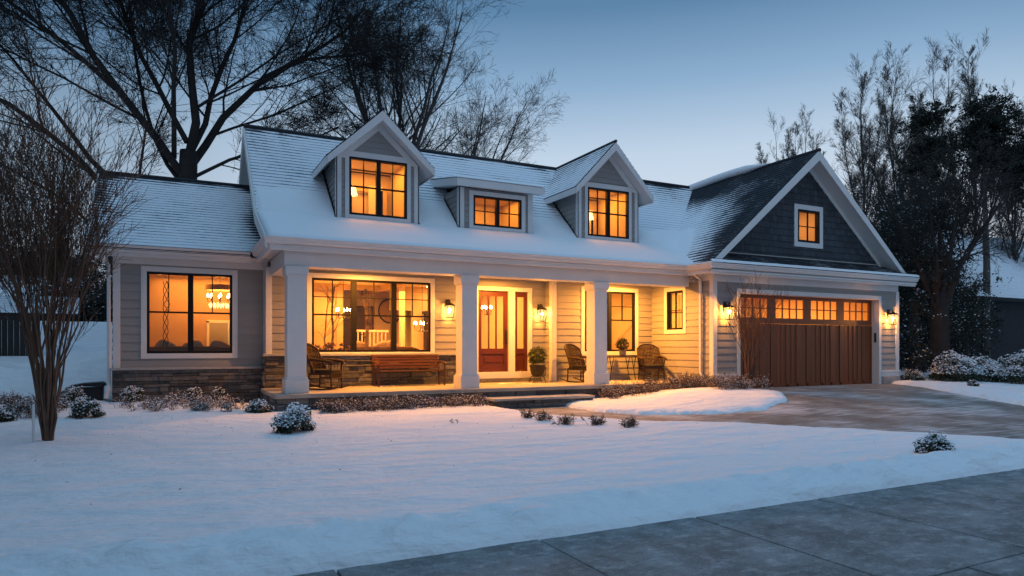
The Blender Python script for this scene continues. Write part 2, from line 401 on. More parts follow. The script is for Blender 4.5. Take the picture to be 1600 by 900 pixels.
def snow_ground_mat():
    m = bpy.data.materials.new('lawn snow'); m.use_nodes = True; t = m.node_tree; b = t.nodes['Principled BSDF']; L = t.links.new
    b.inputs['Base Color'].default_value = (.80, .82, .86, 1); b.inputs['Roughness'].default_value = .7; b.inputs['Specular IOR Level'].default_value = .3
    tcn = t.nodes.new('ShaderNodeTexCoord')
    def nz(sc, stretch, det=4):
        mp = t.nodes.new('ShaderNodeMapping'); mp.inputs['Scale'].default_value = stretch; L(tcn.outputs['Object'], mp.inputs[0])
        n = t.nodes.new('ShaderNodeTexNoise'); n.inputs['Scale'].default_value = sc; n.inputs['Detail'].default_value = det; L(mp.outputs[0], n.inputs[0]); return n.outputs[0]
    a = nz(1.3, (1, 1.9, 1), 7); f = nz(30, (1, 1, 1), 3); g = nz(7, (1, 1.6, 1), 4)
    b1 = t.nodes.new('ShaderNodeBump'); b1.inputs['Strength'].default_value = .9; b1.inputs['Distance'].default_value = .17; L(a, b1.inputs['Height'])
    b2 = t.nodes.new('ShaderNodeBump'); b2.inputs['Strength'].default_value = .9; b2.inputs['Distance'].default_value = .025; L(g, b2.inputs['Height']); L(b1.outputs[0], b2.inputs['Normal'])
    b3 = t.nodes.new('ShaderNodeBump'); b3.inputs['Strength'].default_value = .35; b3.inputs['Distance'].default_value = .003; L(f, b3.inputs['Height']); L(b2.outputs[0], b3.inputs['Normal'])
    L(b3.outputs[0], b.inputs['Normal']); return m
sgm = snow_ground_mat()
xs = np.concatenate([np.arange(-34, -14, 1.), np.arange(-14, -4, .16), np.arange(-4, 15.5, .055), np.arange(15.5, 40, .16)])
ys = np.concatenate([np.arange(4.3, 6.2, .04), np.arange(6.2, 18, .07), np.arange(18, 60, .5)])
setting(grid('snow', xs, ys, snow_top, sgm))
def far_z(x, y): return np.where((x > -13.9) & (x < 39.5) & (y > -30) & (y < 59), -.25, T(x, y)+.1)
xf = np.concatenate([np.linspace(-500, -20, 12), np.arange(-14, 42, 4), np.linspace(50, 600, 12)]); yf_ = np.concatenate([np.linspace(-60, 0, 5), np.arange(4, 62, 4), np.linspace(70, 900, 12)])
setting(grid('ground', xf, yf_, lambda x, y: -.25+0*x+np.where((x < -13) | (x > 39) | (y > 59), .33, 0.), snowm))

def pave_mat(name, c0, c1, c2, streak=False):
    m = bpy.data.materials.new(name); m.use_nodes = True; t = m.node_tree; b = t.nodes['Principled BSDF']; L = t.links.new
    tcn = t.nodes.new('ShaderNodeTexCoord')
    def nz(sc, rot, stretch, det=5, ro=.6):
        mp = t.nodes.new('ShaderNodeMapping'); mp.inputs['Scale'].default_value = stretch; mp.inputs['Rotation'].default_value = (0, 0, rot); L(tcn.outputs['Object'], mp.inputs[0])
        n = t.nodes.new('ShaderNodeTexNoise'); n.inputs['Scale'].default_value = sc; n.inputs['Detail'].default_value = det; n.inputs['Roughness'].default_value = ro; L(mp.outputs[0], n.inputs[0]); return n.outputs[0]
    n1 = nz(1.9, 0, (1, 1, 1), 10, .74); n2 = nz(55, 0, (1, 1, 1), 4, .75)
    r = t.nodes.new('ShaderNodeValToRGB'); L(n1, r.inputs[0]); r.color_ramp.elements[0].position = .36; r.color_ramp.elements[1].position = .62
    r.color_ramp.elements[0].color = (*c0, 1); r.color_ramp.elements[1].color = (*c1, 1)
    col = r.outputs[0]
    rr = t.nodes.new('ShaderNodeMapRange'); L(n1, rr.inputs[0]); rr.inputs[1].default_value = .36; rr.inputs[2].default_value = .6; rr.inputs[3].default_value = .62 if not streak else .5; rr.inputs[4].default_value = .92; b.inputs['Specular IOR Level'].default_value = .22
    L(rr.outputs[0], b.inputs['Roughness'])
    sp = t.nodes.new('ShaderNodeMix'); sp.data_type = 'RGBA'; sp.blend_type = 'MULTIPLY'; sp.inputs[0].default_value = .75
    L(col, sp.inputs[6]); L(n2, sp.inputs[7]); col = sp.outputs[2]
    if streak:   # swept, packed snow left in streaks
        s1 = nz(2.4, R(-38), (.35, 6, 1), 6, .7); s2 = nz(.6, 0, (1, 1, 1), 4)
        ad = t.nodes.new('ShaderNodeMath'); ad.operation = 'ADD'; L(s1, ad.inputs[0]); L(s2, ad.inputs[1])
        q = t.nodes.new('ShaderNodeMapRange'); q.interpolation_type = 'SMOOTHSTEP'; L(ad.outputs[0], q.inputs[0]); q.inputs[1].default_value = .92; q.inputs[2].default_value = 1.22; q.inputs[4].default_value = .7
        mx = t.nodes.new('ShaderNodeMix'); mx.data_type = 'RGBA'; L(q.outputs[0], mx.inputs[0]); L(col, mx.inputs[6]); mx.inputs[7].default_value = (.62, .63, .66, 1); col = mx.outputs[2]
    else:        # frost dust
        s1 = nz(5, R(12), (1, 1.6, 1), 10, .82)
        q = t.nodes.new('ShaderNodeMapRange'); L(s1, q.inputs[0]); q.inputs[1].default_value = .5; q.inputs[2].default_value = .72; q.inputs[4].default_value = .5
        mx = t.nodes.new('ShaderNodeMix'); mx.data_type = 'RGBA'; L(q.outputs[0], mx.inputs[0]); L(col, mx.inputs[6]); mx.inputs[7].default_value = (*c2, 1); col = mx.outputs[2]
    L(col, b.inputs['Base Color'])
    bp = t.nodes.new('ShaderNodeBump'); bp.inputs['Strength'].default_value = .5; bp.inputs['Distance'].default_value = .006; L(n2, bp.inputs['Height'])
    L(bp.outputs[0], b.inputs['Normal']); return m
drivem = pave_mat('driveway concrete', (.17, .16, .15), (.42, .395, .37), (.5, .5, .52), True)
walkm = pave_mat('sidewalk concrete', (.17, .175, .18), (.44, .45, .465), (.72, .74, .77))
setting(grid('driveway', np.arange(5.5, 24, .25), np.arange(4.49, 14.6, .25), lambda x, y: T(x, y)+.004+.01*(fbm(x, y, 3, 2)-.5)-.06*(poly_sdf(x, y, LAWN) > .3), drivem))
# sidewalk slabs, each a bevelled panel with open joints, as one paved strip
mb = MB(); yj = [-9, -4.2, -1.0, .75, 2.61, 4.47]
for a, b in zip(yj[:-1], yj[1:]):
    x = .95-1.52*12+(.0 if a > 2 else .7)
    while x < 30:
        dz = random.uniform(-.004, .004); mb.box(x+.007, x+1.52-.007, a+.007, b-.007, -.12, .0+dz); x += 1.52
setting(part('sidewalk', mb, walkm, bevel=.008))
mb = MB(); mb.box(-30, 40, -9, 4.48, -.2, -.03)
setting(part('sidewalk_bedding', mb, mortar))

# ------------------------------------------------------------ the house
HO = (8, 17.5, 0)
house = thing('house', 'white-grey clapboard farmhouse with lit windows, snowy roof, three dormers and attached garage', 'house', HO)
def P(name, mb, m, **k): return part(name, mb, m, house, **k)
YW, YB, YG, YWG = 17.3, 16.9, 14.2, 17.6
DOORH = (7.54, 9.38, .56, 3.18)
# walls
mb = MB(); wall(mb, FRONT(YWG), (-1.2, 2.12), .2, 3.62, [(-.53, 1.29, 1.31, 3.2)]); P('wall', mb, siding)
mb = MB(); wall(mb, FRONT(YW), (2.06, 9.9), .44, 3.45, [(3.11, 6.25, 1.33, 3.2), DOORH]); P('wall', mb, siding)
mb = MB(); wall(mb, FRONT(YB), (9.85, 13.5), .44, 3.45, [(10.95, 12.8, 1.33, 3.15)])
wall(mb, LEFT(9.85), (YB, YW+.1), .44, 3.45); P('wall', mb, siding)
mb = MB(); wall(mb, LEFT(13.47), (YG, YB+.1), .3, 3.6, [(15.42, 16.15, 1.98, 3.14)]); P('wall', mb, siding)
mb = MB(); wall(mb, FRONT(YG), (13.47, 21.56), .3, 3.6, [(14.46, 20.57, .0, 3.0)])
wall(mb, RIGHT(21.56), (YG, 24), .2, 3.7); P('garage_wall', mb, siding)
mb = MB(); wall(mb, LEFT(-1.2), (YWG, 22.8), .2, 3.7); wall(mb, LEFT(-1.2), lambda z: (17.6+(z-3.7)*1.37, 22.8-(z-3.7)*1.37), 3.7, 5.6); P('wall', mb, siding)
# main gable end above the wing roof
def gspan(z):
    a = 15.0+(z-3.5)*2.2 if z < 4.45 else 16.6+(z-4.45)*1.033
    return (a, 24.2-(z-3.0)*1.02)
mb = MB(); wall(mb, LEFT(2.15), gspan, 3.55, 7.2); P('gable_wall', mb, siding)
# back walls so that no daylight enters
mb = MB(); mb.box(-1.1, 21.5, 24.0, 24.15, 0, 3.8); P('rear_wall', mb, siding)
# garage gable in slate shakes
gx0, gx1, gz0, gzp = 13.6, 21.4, 4.1, 7.32
def gs(z): h = (gzp-z)/.843; return (17.5-h, 17.5+h)
mb = MB(); F = FRONT(14.5)
z = gz0; row = 0
while z < gzp-.05:
    zb = min(z+.19, gzp); a0, b0 = gs(z); a1, b1 = gs(zb); u = a0-random.random()*.2
    while u < b0:
        w_ = random.uniform(.12, .27); ua, ub = max(u, a0), min(u+w_-.006, b0)
        if ub > ua+.01:
            ta, tb = max(ua, a1), min(ub, b1)
            if tb < ta: ta = tb = min(max((ua+ub)/2, a1), b1)
            for (xa, xb) in ([(ua, ub)] if not (z < 5.72 and zb > 4.68 and ub > 17.15 and ua < 18.13) else ([(ua, 17.15)] if ua < 17.15 else [])+([(18.13, ub)] if ub > 18.13 else [])):
                o = random.uniform(.022, .034); t0, t1 = (ta, tb) if (xa, xb) == (ua, ub) else (xa, xb)
                mb.hexa([F.p(xa, o, z-random.uniform(0, .006)), F.p(xb, o, z-.002), F.p(xb, -.02, z), F.p(xa, -.02, z), F.p(t0, .006, zb), F.p(t1, .006, zb), F.p(t1, -.02, zb), F.p(t0, -.02, zb)])
        u += w_
    z = zb; row += 1
P('shake_gable', mb, shake)
mb = MB(); wall(mb, FRONT(14.56), gs, gz0, gzp, [(17.15, 18.13, 4.7, 5.71)], thick=.1, lap=.001); P('gable_backing', mb, mortar)

# interior rooms (inward boxes, open where the windows are)
def room(x0, x1, y0, y1, z0, z1, m=intw, name='room'):
    b = MB(); b.quad((x0, y1, z0), (x1, y1, z0), (x1, y1, z1), (x0, y1, z1)); b.quad((x0, y0, z0), (x0, y1, z0), (x0, y1, z1), (x0, y0, z1))
    b.quad((x1, y0, z0), (x1, y1, z0), (x1, y1, z1), (x1, y0, z1)); b.quad((x0, y0, z1), (x1, y0, z1), (x1, y1, z1), (x0, y1, z1))
    o = P(name, b, m); f = MB(); f.quad((x0, y0, z0), (x1, y0, z0), (x1, y1, z0), (x0, y1, z0)); part('room_floor', f, intf, o); return o
rA = room(-1.05, 2.9, 17.73, 23.0, .6, 3.42, intd, 'living_room')
rB = room(2.92, 9.83, 17.43, 23.5, .6, 3.42, intw, 'great_room')
rC = room(9.97, 13.3, 17.03, 21.0, .6, 3.42, intw, 'study')
rG = room(13.6, 21.42, 14.55, 21.5, .25, 3.45, intw, 'garage_room')
LIGHT = (1.0, .365, .06)
GAIN = 3.8
def area(loc, sx, sy, e_, rot=(0, 0, 0), col=LIGHT, spread=None):
    l = bpy.data.lights.new('room light', 'AREA'); l.shape = 'RECTANGLE'; l.size = sx; l.size_y = sy; l.energy = e_*GAIN; l.color = col
    if spread: l.spread = R(spread)
    o = bpy.data.objects.new('room_light', l); COL.objects.link(o); o.location = loc; o.rotation_euler = rot; return o
def point(loc, e_, r=.05, col=LIGHT):
    l = bpy.data.lights.new('lamp light', 'POINT'); l.energy = e_*5; l.color = col; l.shadow_soft_size = r
    o = bpy.data.objects.new('lamp_light', l); COL.objects.link(o); o.location = loc; return o
area((.9, 20.2, 3.38), 2.6, 1.2, 19); area((5.2, 19.6, 3.2), 3.2, 2.4, 84); area((8.4, 20.2, 3.38), 1.6, 3, 44); area((11.6, 19, 3.38), 2, 2.4, 34)
area((17.5, 18, 3.4), 5, 3, 230)

# garage gable window room and dormer rooms
room(16.4, 18.9, 14.66, 16.5, 4.3, 6.1, intw, 'attic_room'); area((17.6, 15.6, 6.05), 1.2, 1, 10, col=(1, .42, .10))

# windows
window(house, FRONT(YWG), -.53, 1.29, 1.31, 3.2, cols=[(.32, .44)], rails=[(2.27, -.48, .32, .04), (2.27, .44, 1.24, .04)], vbars=[(-.08, 2.28, 3.15), (.85, 2.28, 3.15)])
window(house, FRONT(YW), 3.11, 6.25, 1.33, 3.2, cols=[(4.10, 4.24), (5.16, 5.30)],
       rails=[(2.28, 3.16, 4.1, .04), (2.28, 4.24, 5.16, .04), (2.28, 5.3, 6.2, .04)],
       vbars=[(3.63, 2.28, 3.15), (4.70, 2.28, 3.15), (5.75, 2.28, 3.15)], hbars=[(2.73, 3.16, 4.1), (2.73, 4.24, 5.16), (2.73, 5.3, 6.2)])
window(house, FRONT(YB), 10.95, 12.8, 1.33, 3.15, cols=[(11.8, 11.92)], rails=[(2.28, 11.0, 11.8, .04), (2.28, 11.92, 12.75, .04)],
       vbars=[(11.38, 2.28, 3.1), (12.34, 2.28, 3.1)], hbars=[(2.7, 11.0, 11.8), (2.7, 11.92, 12.75)])
window(house, LEFT(13.47), 15.42, 16.15, 1.98, 3.14, vbars=[(15.785, 2.03, 3.09)], hbars=[(2.56, 15.47, 16.1)])
window(house, FRONT(14.5), 17.15, 18.13, 4.70, 5.71, vbars=[(17.64, 4.75, 5.66)], hbars=[(5.2, 17.2, 18.08)], fw=.07, case=.15)

# entry: door, sidelight, posts, sill
FW = FRONT(YW)
mb = MB(); x0, x1, z0, z1 = 7.66, 8.62, .75, 3.06
FW.box(mb, x0, x0+.13, -.09, -.03, z0, z1); FW.box(mb, x1-.13, x1, -.09, -.03, z0, z1); FW.box(mb, x0+.13, x1-.13, -.09, -.03, z1-.15, z1); FW.box(mb, x0+.13, x1-.13, -.09, -.03, z0, z0+.2)
FW.box(mb, x0+.13, x1-.13, -.09, -.03, 1.26, 1.42); FW.box(mb, x0+.13, x1-.13, -.09, -.055, z0+.2, 1.26); FW.box(mb, x0+.22, x1-.22, -.09, -.038, z0+.28, 1.18)
for u in (x0+.13+.233, x0+.13+.466): FW.box(mb, u-.02, u+.02, -.085, -.035, 1.42, z1-.15)
door = P('door', mb, doorw, bevel=.004)
mb = MB(); mb.quad(FW.p(x0+.1, -.06, 1.4), FW.p(x1-.1, -.06, 1.4), FW.p(x1-.1, -.06, z1-.12), FW.p(x0+.1, -.06, z1-.12)); part('glass', mb, glass, door)
mb = MB(); FW.box(mb, x1-.10, x1-.04, -.03, -.015, 1.55, 1.95); mb.tube([FW.p(x1-.07, -.015, 1.62), FW.p(x1-.07, .04, 1.64), FW.p(x1-.07, .04, 1.86), FW.p(x1-.07, -.015, 1.88)], .011, 6); part('handle', mb, iron, door)
mb = MB(); x0, x1 = 8.82, 9.26
FW.box(mb, x0, x0+.11, -.09, -.03, z0, z1); FW.box(mb, x1-.11, x1, -.09, -.03, z0, z1); FW.box(mb, x0+.11, x1-.11, -.09, -.03, z1-.15, z1); FW.box(mb, x0+.11, x1-.11, -.09, -.03, 1.26, 1.42); FW.box(mb, x0+.11, x1-.11, -.09, -.05, z0, 1.26)
sd = P('sidelight', mb, doorw, bevel=.004)
mb = MB(); mb.quad(FW.p(x0+.08, -.06, 1.4), FW.p(x1-.08, -.06, 1.4), FW.p(x1-.08, -.06, z1-.12), FW.p(x0+.08, -.06, z1-.12)); part('glass', mb, glass, sd)
mb = MB(); FW.box(mb, 7.54, 7.66, -.1, .045, .75, 3.06); FW.box(mb, 8.62, 8.82, -.1, .04, .75, 3.06); FW.box(mb, 9.26, 9.38, -.1, .045, .75, 3.06); FW.box(mb, 7.54, 9.38, -.1, .05, 3.06, 3.18)
FW.box(mb, 7.5, 9.42, -.1, .07, .57, .75); P('door_frame', mb, trim, bevel=.004)
mb = MB(); FW.box(mb, 7.4, 9.6, -.1, .16, .46, .57); P('door_step', mb, stone)

# stone veneer
def veneer(mb, fr, u0, u1, z0, z1, nf=.09, seed=1):
    r = random.Random(seed); z = z0
    while z < z1-.01:
        h = r.choice([.045, .06, .075, .1, .12]); zb = min(z+h, z1); u = u0
        if z1-zb < .03: zb = z1
        while u < u1:
            w_ = r.uniform(.16, .62); ub = min(u+w_, u1)
            if u1-ub < .08: ub = u1
            n = nf+r.uniform(-.03, .028); g = .004
            fr.box(mb, u+g, ub-g, 0, n, z+g, zb-g); u = ub
        z = zb
def backed(fr, u0, u1, z0, z1, nf=.09, seed=1):
    b = MB(); veneer(b, fr, u0, u1, z0, z1, nf, seed); o = P('stone_base', b, stone, bevel=.006)
    b = MB(); fr.box(b, u0+.01, u1-.01, 0.001, nf-.045, z0, z1); part('mortar', b, mortar, o); return o
backed(FRONT(YWG-.0), -1.22, 2.04, .05, .93, seed=1)
backed(FRONT(YW-.0), 2.0, 7.36, .46, 1.23, .13, seed=2)
b = MB(); FRONT(YWG).box(b, -1.26, 2.02, -.02, .15, .93, .985); P('stone_cap', b, capst, bevel=.008)
b = MB(); FRONT(YW).box(b, 1.94, 7.4, -.02, .19, 1.235, 1.295); P('stone_cap', b, capst, bevel=.008)
backed(LEFT(2.0), YW-.13, YWG+.0, .46, 1.23, .05, seed=3)

# porch platform
backed(FRONT(14.85), 1.95, 13.4, -.1, .37, .05, seed=4)
b = MB(); b.box(1.9, 13.42, 14.72, 17.28, .37, .46); P('porch_floor', b, porchf, bevel=.01)
b = MB(); b.box(1.97, 13.4, 14.86, 17.3, -.1, .37); P('porch_base', b, mortar)
backed(LEFT(1.97), 14.85, 17.5, -.1, .37, .05, seed=5)
st = backed(FRONT(14.2), 6.72, 9.42, -.1, .19, .05, seed=6)
backed(LEFT(6.74), 14.2, 14.75, -.1, .19, .05, seed=8)
b = MB(); b.box(6.74, 9.4, 14.2, 14.79, -.1, .19); P('step_core', b, mortar)
b = MB(); b.box(6.66, 9.46, 14.1, 14.79, .19, .25); P('step_tread', b, capst, bevel=.012)

# columns
for cx in (2.39, 6.43, 10.25):
    b = MB(); b.box(cx-.2, cx+.2, 15.0, 15.4, .46, 3.2)
    b.box(cx-.245, cx+.245, 14.955, 15.445, .46, .76); b.box(cx-.225, cx+.225, 14.975, 15.425, .76, .80)
    b.box(cx-.225, cx+.225, 14.975, 15.425, 2.98, 3.02); b.box(cx-.24, cx+.24, 14.96, 15.44, 3.02, 3.2)
    P('column', b, trim, bevel=.008)
# beam, ceiling, frieze, gutters
b = MB(); b.box(2.13, 13.3, 15.0, 15.4, 3.2, 3.6); b.box(2.13, 2.5, 15.4, 17.28, 3.2, 3.6); P('porch_beam', b, trim, bevel=.006)
b = MB()
for i in range(13): b.box(2.5, 13.46, 15.4+i*.147, 15.4+(i+1)*.147-.006, 3.40, 3.44)
P('porch_ceiling', b, ceilm)
b = MB()
b.box(2.06, 13.3, 14.72, 15.0, 3.58, 3.61); b.box(-1.6, 2.1, 17.2, 17.6, 3.56, 3.60); b.box(13.0, 21.9, 13.75, 14.2, 3.52, 3.56)
b.box(1.78, 2.13, 14.72, 17.3, 3.6, 3.64)
P('soffit', b, trim)
b = MB()
FRONT(YWG).box(b, -1.2, 2.1, -.01, .035, 3.36, 3.56); FRONT(YG).box(b, 13.47, 21.56, -.01, .035, 3.30, 3.52)
FRONT(YWG).box(b, -1.2, -1.06, -.01, .04, .985, 3.36); FRONT(YG).box(b, 13.43, 13.57, -.01, .042, .68, 3.30); FRONT(YG).box(b, 21.44, 21.6, -.01, .042, .68, 3.30)
LEFT(13.47).box(b, YG-.04, YG+.12, .0, .038, .3, 3.52); LEFT(13.47).box(b, YG+.12, YB, .0, .036, 3.34, 3.56)
FRONT(YB).box(b, 9.81, 9.97, -.01, .04, .46, 3.40); LEFT(9.85).box(b, YB-.0, YB+.12, .0, .038, .46, 3.40)
FRONT(YWG).box(b, 2.0, 2.13, -.02, .04, 1.29, 3.36); FRONT(YW).box(b, 2.02, 2.16, -.01, .038, 1.29, 3.4)
for a_, c_ in ((13.42, 14.34), (20.69, 21.62)):
    FRONT(YG).box(b, a_, c_, .0, .045, .25 if 0 else .5, .64); FRONT(YG).box(b, a_-.02, c_+.02, .0, .07, .64, .70)
for k in range(0, len(b.v), 8):
    q = MB(); q.hexa(b.v[k:k+8]); zz = [v[2] for v in b.v[k:k+8]]; P('corner_board' if max(zz)-min(zz) > .8 else 'trim_board', q, trim, bevel=.004)
for bx in ((13.44, 14.3, 14.12, 14.3), (20.7, 21.6, 14.12, 14.3), (13.42, 13.6, 14.3, 16.9)):
    b = MB(); b.box(*bx, -.05, .5); P('garage_foundation', b, conc, bevel=.01)

def gutter(mb, pts):  # K-style gutter run along points (outer face side = right of travel)
    prof = [(0, 0), (.05, 0), (.085, .05), (.085, .075), (.12, .12), (.12, .135), (0, .135)]
    P_ = [Vector(p) for p in pts]; n = len(prof); base = len(mb.v)
    for i, p in enumerate(P_):
        d0 = (P_[i]-P_[i-1]).normalized() if i else None; d1 = (P_[i+1]-P_[i]).normalized() if i < len(P_)-1 else None
        n0 = Vector((d0.y, -d0.x, 0)) if d0 else None; n1 = Vector((d1.y, -d1.x, 0)) if d1 else None
        if n0 and n1: nn = (n0+n1); nn = nn/(1+n0.dot(n1))
        else: nn = n0 or n1
        for a, z in prof: mb.v.append(tuple(p+nn*a+Vector((0, 0, z))))
    for i in range(len(P_)-1):
        for k in range(n):
            o = base+i*n; mb.f.append((o+k, o+n+k, o+n+(k+1) % n, o+(k+1) % n))
    mb.f.append(tuple(base+k for k in reversed(range(n)))); mb.f.append(tuple(base+(len(P_)-1)*n+k for k in range(n)))
b = MB(); gutter(b, [(1.78, 17.1, 3.62), (1.78, 14.74, 3.62), (13.0, 14.74, 3.62), (13.0, 13.78, 3.60), (21.9, 13.78, 3.60)]); P('gutter', b, trim)
b = MB(); gutter(b, [(-1.66, 17.24, 3.585), (1.66, 17.24, 3.585)]); P('gutter', b, trim)
# fascia/crown under gutter
b = MB(); b.box(1.8, 13.02, 14.76, 14.86, 3.50, 3.64); b.box(13.0, 21.92, 13.8, 13.88, 3.46, 3.62); b.box(-1.66, 1.72, 17.26, 17.36, 3.48, 3.6); b.box(1.8, 1.88, 14.86, 17.2, 3.5, 3.64); b.box(13.02, 13.1, 13.88, 14.74, 3.48, 3.62); P('fascia', b, trim, bevel=.004)
# downspouts
def dsp(pts): b = MB(); b.tube(pts, .045, 4); return P('downspout', b, trim, bevel=.006)
dsp([(13.22, 14.68, 3.6), (13.22, 14.68, 3.5), (13.38, 14.62, 3.38), (13.385, 14.62, .75), (13.38, 14.5, .52)])
dsp([(-1.42, 17.15, 3.6), (-1.42, 17.2, 3.48), (-1.28, 17.55, 3.3), (-1.28, 17.56, .6), (-1.33, 17.4, .32)])

# roofs ---------------------------------------------------------------------
def vec(a, b): v = Vector(b)-Vector(a); return v.normalized(), v.length
rn = lambda x, y, k=1: float(fbm(np.array([x*k]), np.array([y*k]), 3, 7)[0])
b = MB()
s1, l1 = vec((0, 14.66, 3.74), (0, 16.6, 4.58)); s2, l2 = vec((0, 16.6, 4.58), (0, 19.57, 7.45)); s3, l3 = vec((0, 24.6, 2.7), (0, 19.57, 7.45))
courses(b, (1.75, 14.66, 3.745), (1, 0, 0), s1, 12.4, l1, lambda a, s: .95, seg=.5)
def snow_main(a, s):
    t = s/l2; x = 1.75+a
    v = .84+1.0*(rn(x*.5, s*.5)-.45)-.55*max(0, t-.90)/.10 + .1*(1-t)
    if x < 3.6: v -= .22*(1-(x-1.75)/1.9)
    if 2.6 < x < 4.4: v -= .14*t
    if 9.6 < x < 11.2: v -= .2*t*t
    if x > 14: v -= .1
    return v
DORM = ((3.62, 5.62), (6.88, 8.93), (10.58, 12.62))
courses(b, (1.75, 16.6, 4.585), (1, 0, 0), s2, 15.75, l2, snow_main, seg=.15, skip=lambda a, s: any(p+.05 < 1.75+a < q-.05 for p, q in DORM) and s*s2.y < 1.85 and s*s2.y > .02)
courses(b, (1.75, 24.6, 2.7), (1, 0, 0), s3, 15.75, l3, lambda a, s: .6, seg=2)
mr_ = P('roof', b, roofm)
b = MB(); pf = [(14.66, 3.73), (16.6, 4.57), (19.57, 7.43), (24.6, 2.68), (24.6, 2.6), (19.57, 7.30), (16.66, 4.46), (14.7, 3.64)]
xe = [1.76]+[q for d_ in DORM for q in d_]+[17.5]
for i in range(len(xe)-1):
    w_ = xe[i+1]-xe[i]
    if i % 2 == 0: b.prism([(xe[i], y, z) for y, z in pf], (w_, 0, 0))
    else:
        b.prism([(xe[i], y, z) for y, z in [(14.66, 3.73), (16.6, 4.57), (16.6, 4.44), (14.7, 3.64)]], (w_, 0, 0))
        b.prism([(xe[i], y, z) for y, z in [(18.5, 6.39), (19.57, 7.43), (24.6, 2.68), (24.6, 2.6), (19.57, 7.30), (18.5, 6.27)]], (w_, 0, 0))
part('roof_deck', b, shingle, mr_)
b = MB(); pf = [(14.66, 3.735), (16.6, 4.575), (19.57, 7.44), (24.6, 2.69), (24.6, 2.48), (19.57, 7.18), (16.68, 4.36), (14.72, 3.52)]
b.prism([(1.70, y, z) for y, z in pf], (.055, 0, 0)); part('rake_board', b, trim, mr_)
b = MB(); pf = [(14.9, 3.70), (16.66, 4.46), (19.57, 7.28), (24.3, 2.8), (24.3, 2.76), (19.57, 7.22), (16.66, 4.42), (14.9, 3.66)]
b.prism([(1.758, y, z) for y, z in pf], (.42, 0, 0)); part('rake_soffit', b, trim, mr_)
b = MB(); b.tube([(1.72, 19.57, 7.455), (17.4, 19.57, 7.455)], .07, 6); part('ridge_cap', b, shingle, mr_)
# wing roof
b = MB(); sA, lA = vec((0, 17.14, 3.73), (0, 20.2, 5.95)); sB, lB = vec((0, 23.3, 3.73), (0, 20.2, 5.95))
def snow_wing(a, s):
    t = s/lA; v = .84+.8*(rn(a*.6+3, s*.6)-.45)-.75*max(0, t-.86)/.14
    if a < .55: v -= .62*(1-a/.55)*(t**.6)
    if a > 3.1: v -= .75*(a-3.1)/.85
    return v
courses(b, (-1.68, 17.14, 3.73), (1, 0, 0), sA, 3.95, lA, snow_wing, exp=.14, seg=.12)
courses(b, (-1.68, 23.3, 3.73), (1, 0, 0), sB, 3.95, lB, lambda a, s: .6, seg=2)
wr = P('roof', b, roofm)
b = MB(); b.prism([(-1.67, y, z) for y, z in [(17.14, 3.72), (20.2, 5.94), (23.3, 3.72), (23.3, 3.6), (20.2, 5.82), (17.16, 3.62)]], (3.85, 0, 0)); part('roof_deck', b, shingle, wr)
b = MB(); b.prism([(-1.72, y, z) for y, z in [(17.14, 3.725), (20.2, 5.945), (23.3, 3.725), (23.3, 3.55), (20.2, 5.75), (17.2, 3.55)]], (.05, 0, 0)); part('rake_board', b, trim, wr)
b = MB(); b.tube([(-1.74, 20.2, 5.955), (2.2, 20.2, 5.955)], .06, 6); part('ridge_cap', b, shingle, wr)
# garage roof: ridge along y at x=17.5
zr = 7.42; sl_ = .843
def gr(x): return zr-sl_*abs(17.5-x)
b = MB()
sL, lL = vec((13.08, 0, gr(13.08)), (17.5, 0, zr)); sR, lR = vec((21.75, 0, gr(21.75)), (17.5, 0, zr))
def snow_gar(a, s):   # a from front edge backwards, s from eave up
    t = s/lL
    front = min(1, max(0, (a-(.25+1.0*t))/2.2))
    v = .12+1.0*front*max(0, 1-(t/.86)**2.2)+.1*max(0, 1-t*3)
    if a > 3.4: v -= .30*max(0, t-.45)
    return v
courses(b, (13.08, 14.0, gr(13.08)), (0, 1, 0), sL, 9.5, lL, snow_gar, exp=.15, seg=.18)
courses(b, (21.75, 14.0, gr(21.75)), (0, 1, 0), sR, 9.5, lR, lambda a, s: .55, seg=1)
grf = P('roof', b, roofm)
b = MB(); b.prism([(x, 14.01, z) for x, z in [(13.08, gr(13.08)-.01), (17.5, zr-.01), (21.75, gr(21.75)-.01), (21.75, gr(21.75)-.1), (17.5, zr-.13), (13.08, gr(13.08)-.1)]], (0, 9.4, 0)); part('roof_deck', b, shingle, grf)
b = MB(); zc = .30
for (xa, xb) in ((13.28, 17.5), (21.72, 17.5)):
    dz = -.012
    b.prism([(xa, 13.96, gr(xa)+dz), (xb, 13.96, zr+dz), (xb, 13.96, zr-zc), (xa, 13.96, gr(xa)-.20)], (0, .05, 0))
part('rake_board', b, trim, grf, bevel=.004)
b = MB()
for (xa, xb) in ((13.5, 17.5), (21.5, 17.5)):
    b.prism([(xa, 14.01, gr(xa)-.17), (xb, 14.01, zr-.17), (xb, 14.01, zr-.20), (xa, 14.01, gr(xa)-.20)], (0, .52, 0))
part('rake_soffit', b, trim, grf)
b = MB()
for (xa, xb) in ((13.9, 17.5), (21.1, 17.5)):
    b.prism([(xa, 14.46, gr(xa)-.2), (xb, 14.46, zr-.2), (xb, 14.46, zr-.36), (xa, 14.46, gr(xa)-.32)], (0, .03, 0))
part('frieze_board', b, trim, grf)
b = MB(); b.tube([(17.5, 13.95, zr+.01), (17.5, 23.4, zr+.01)], .06, 6); part('ridge_cap', b, shingle, grf)
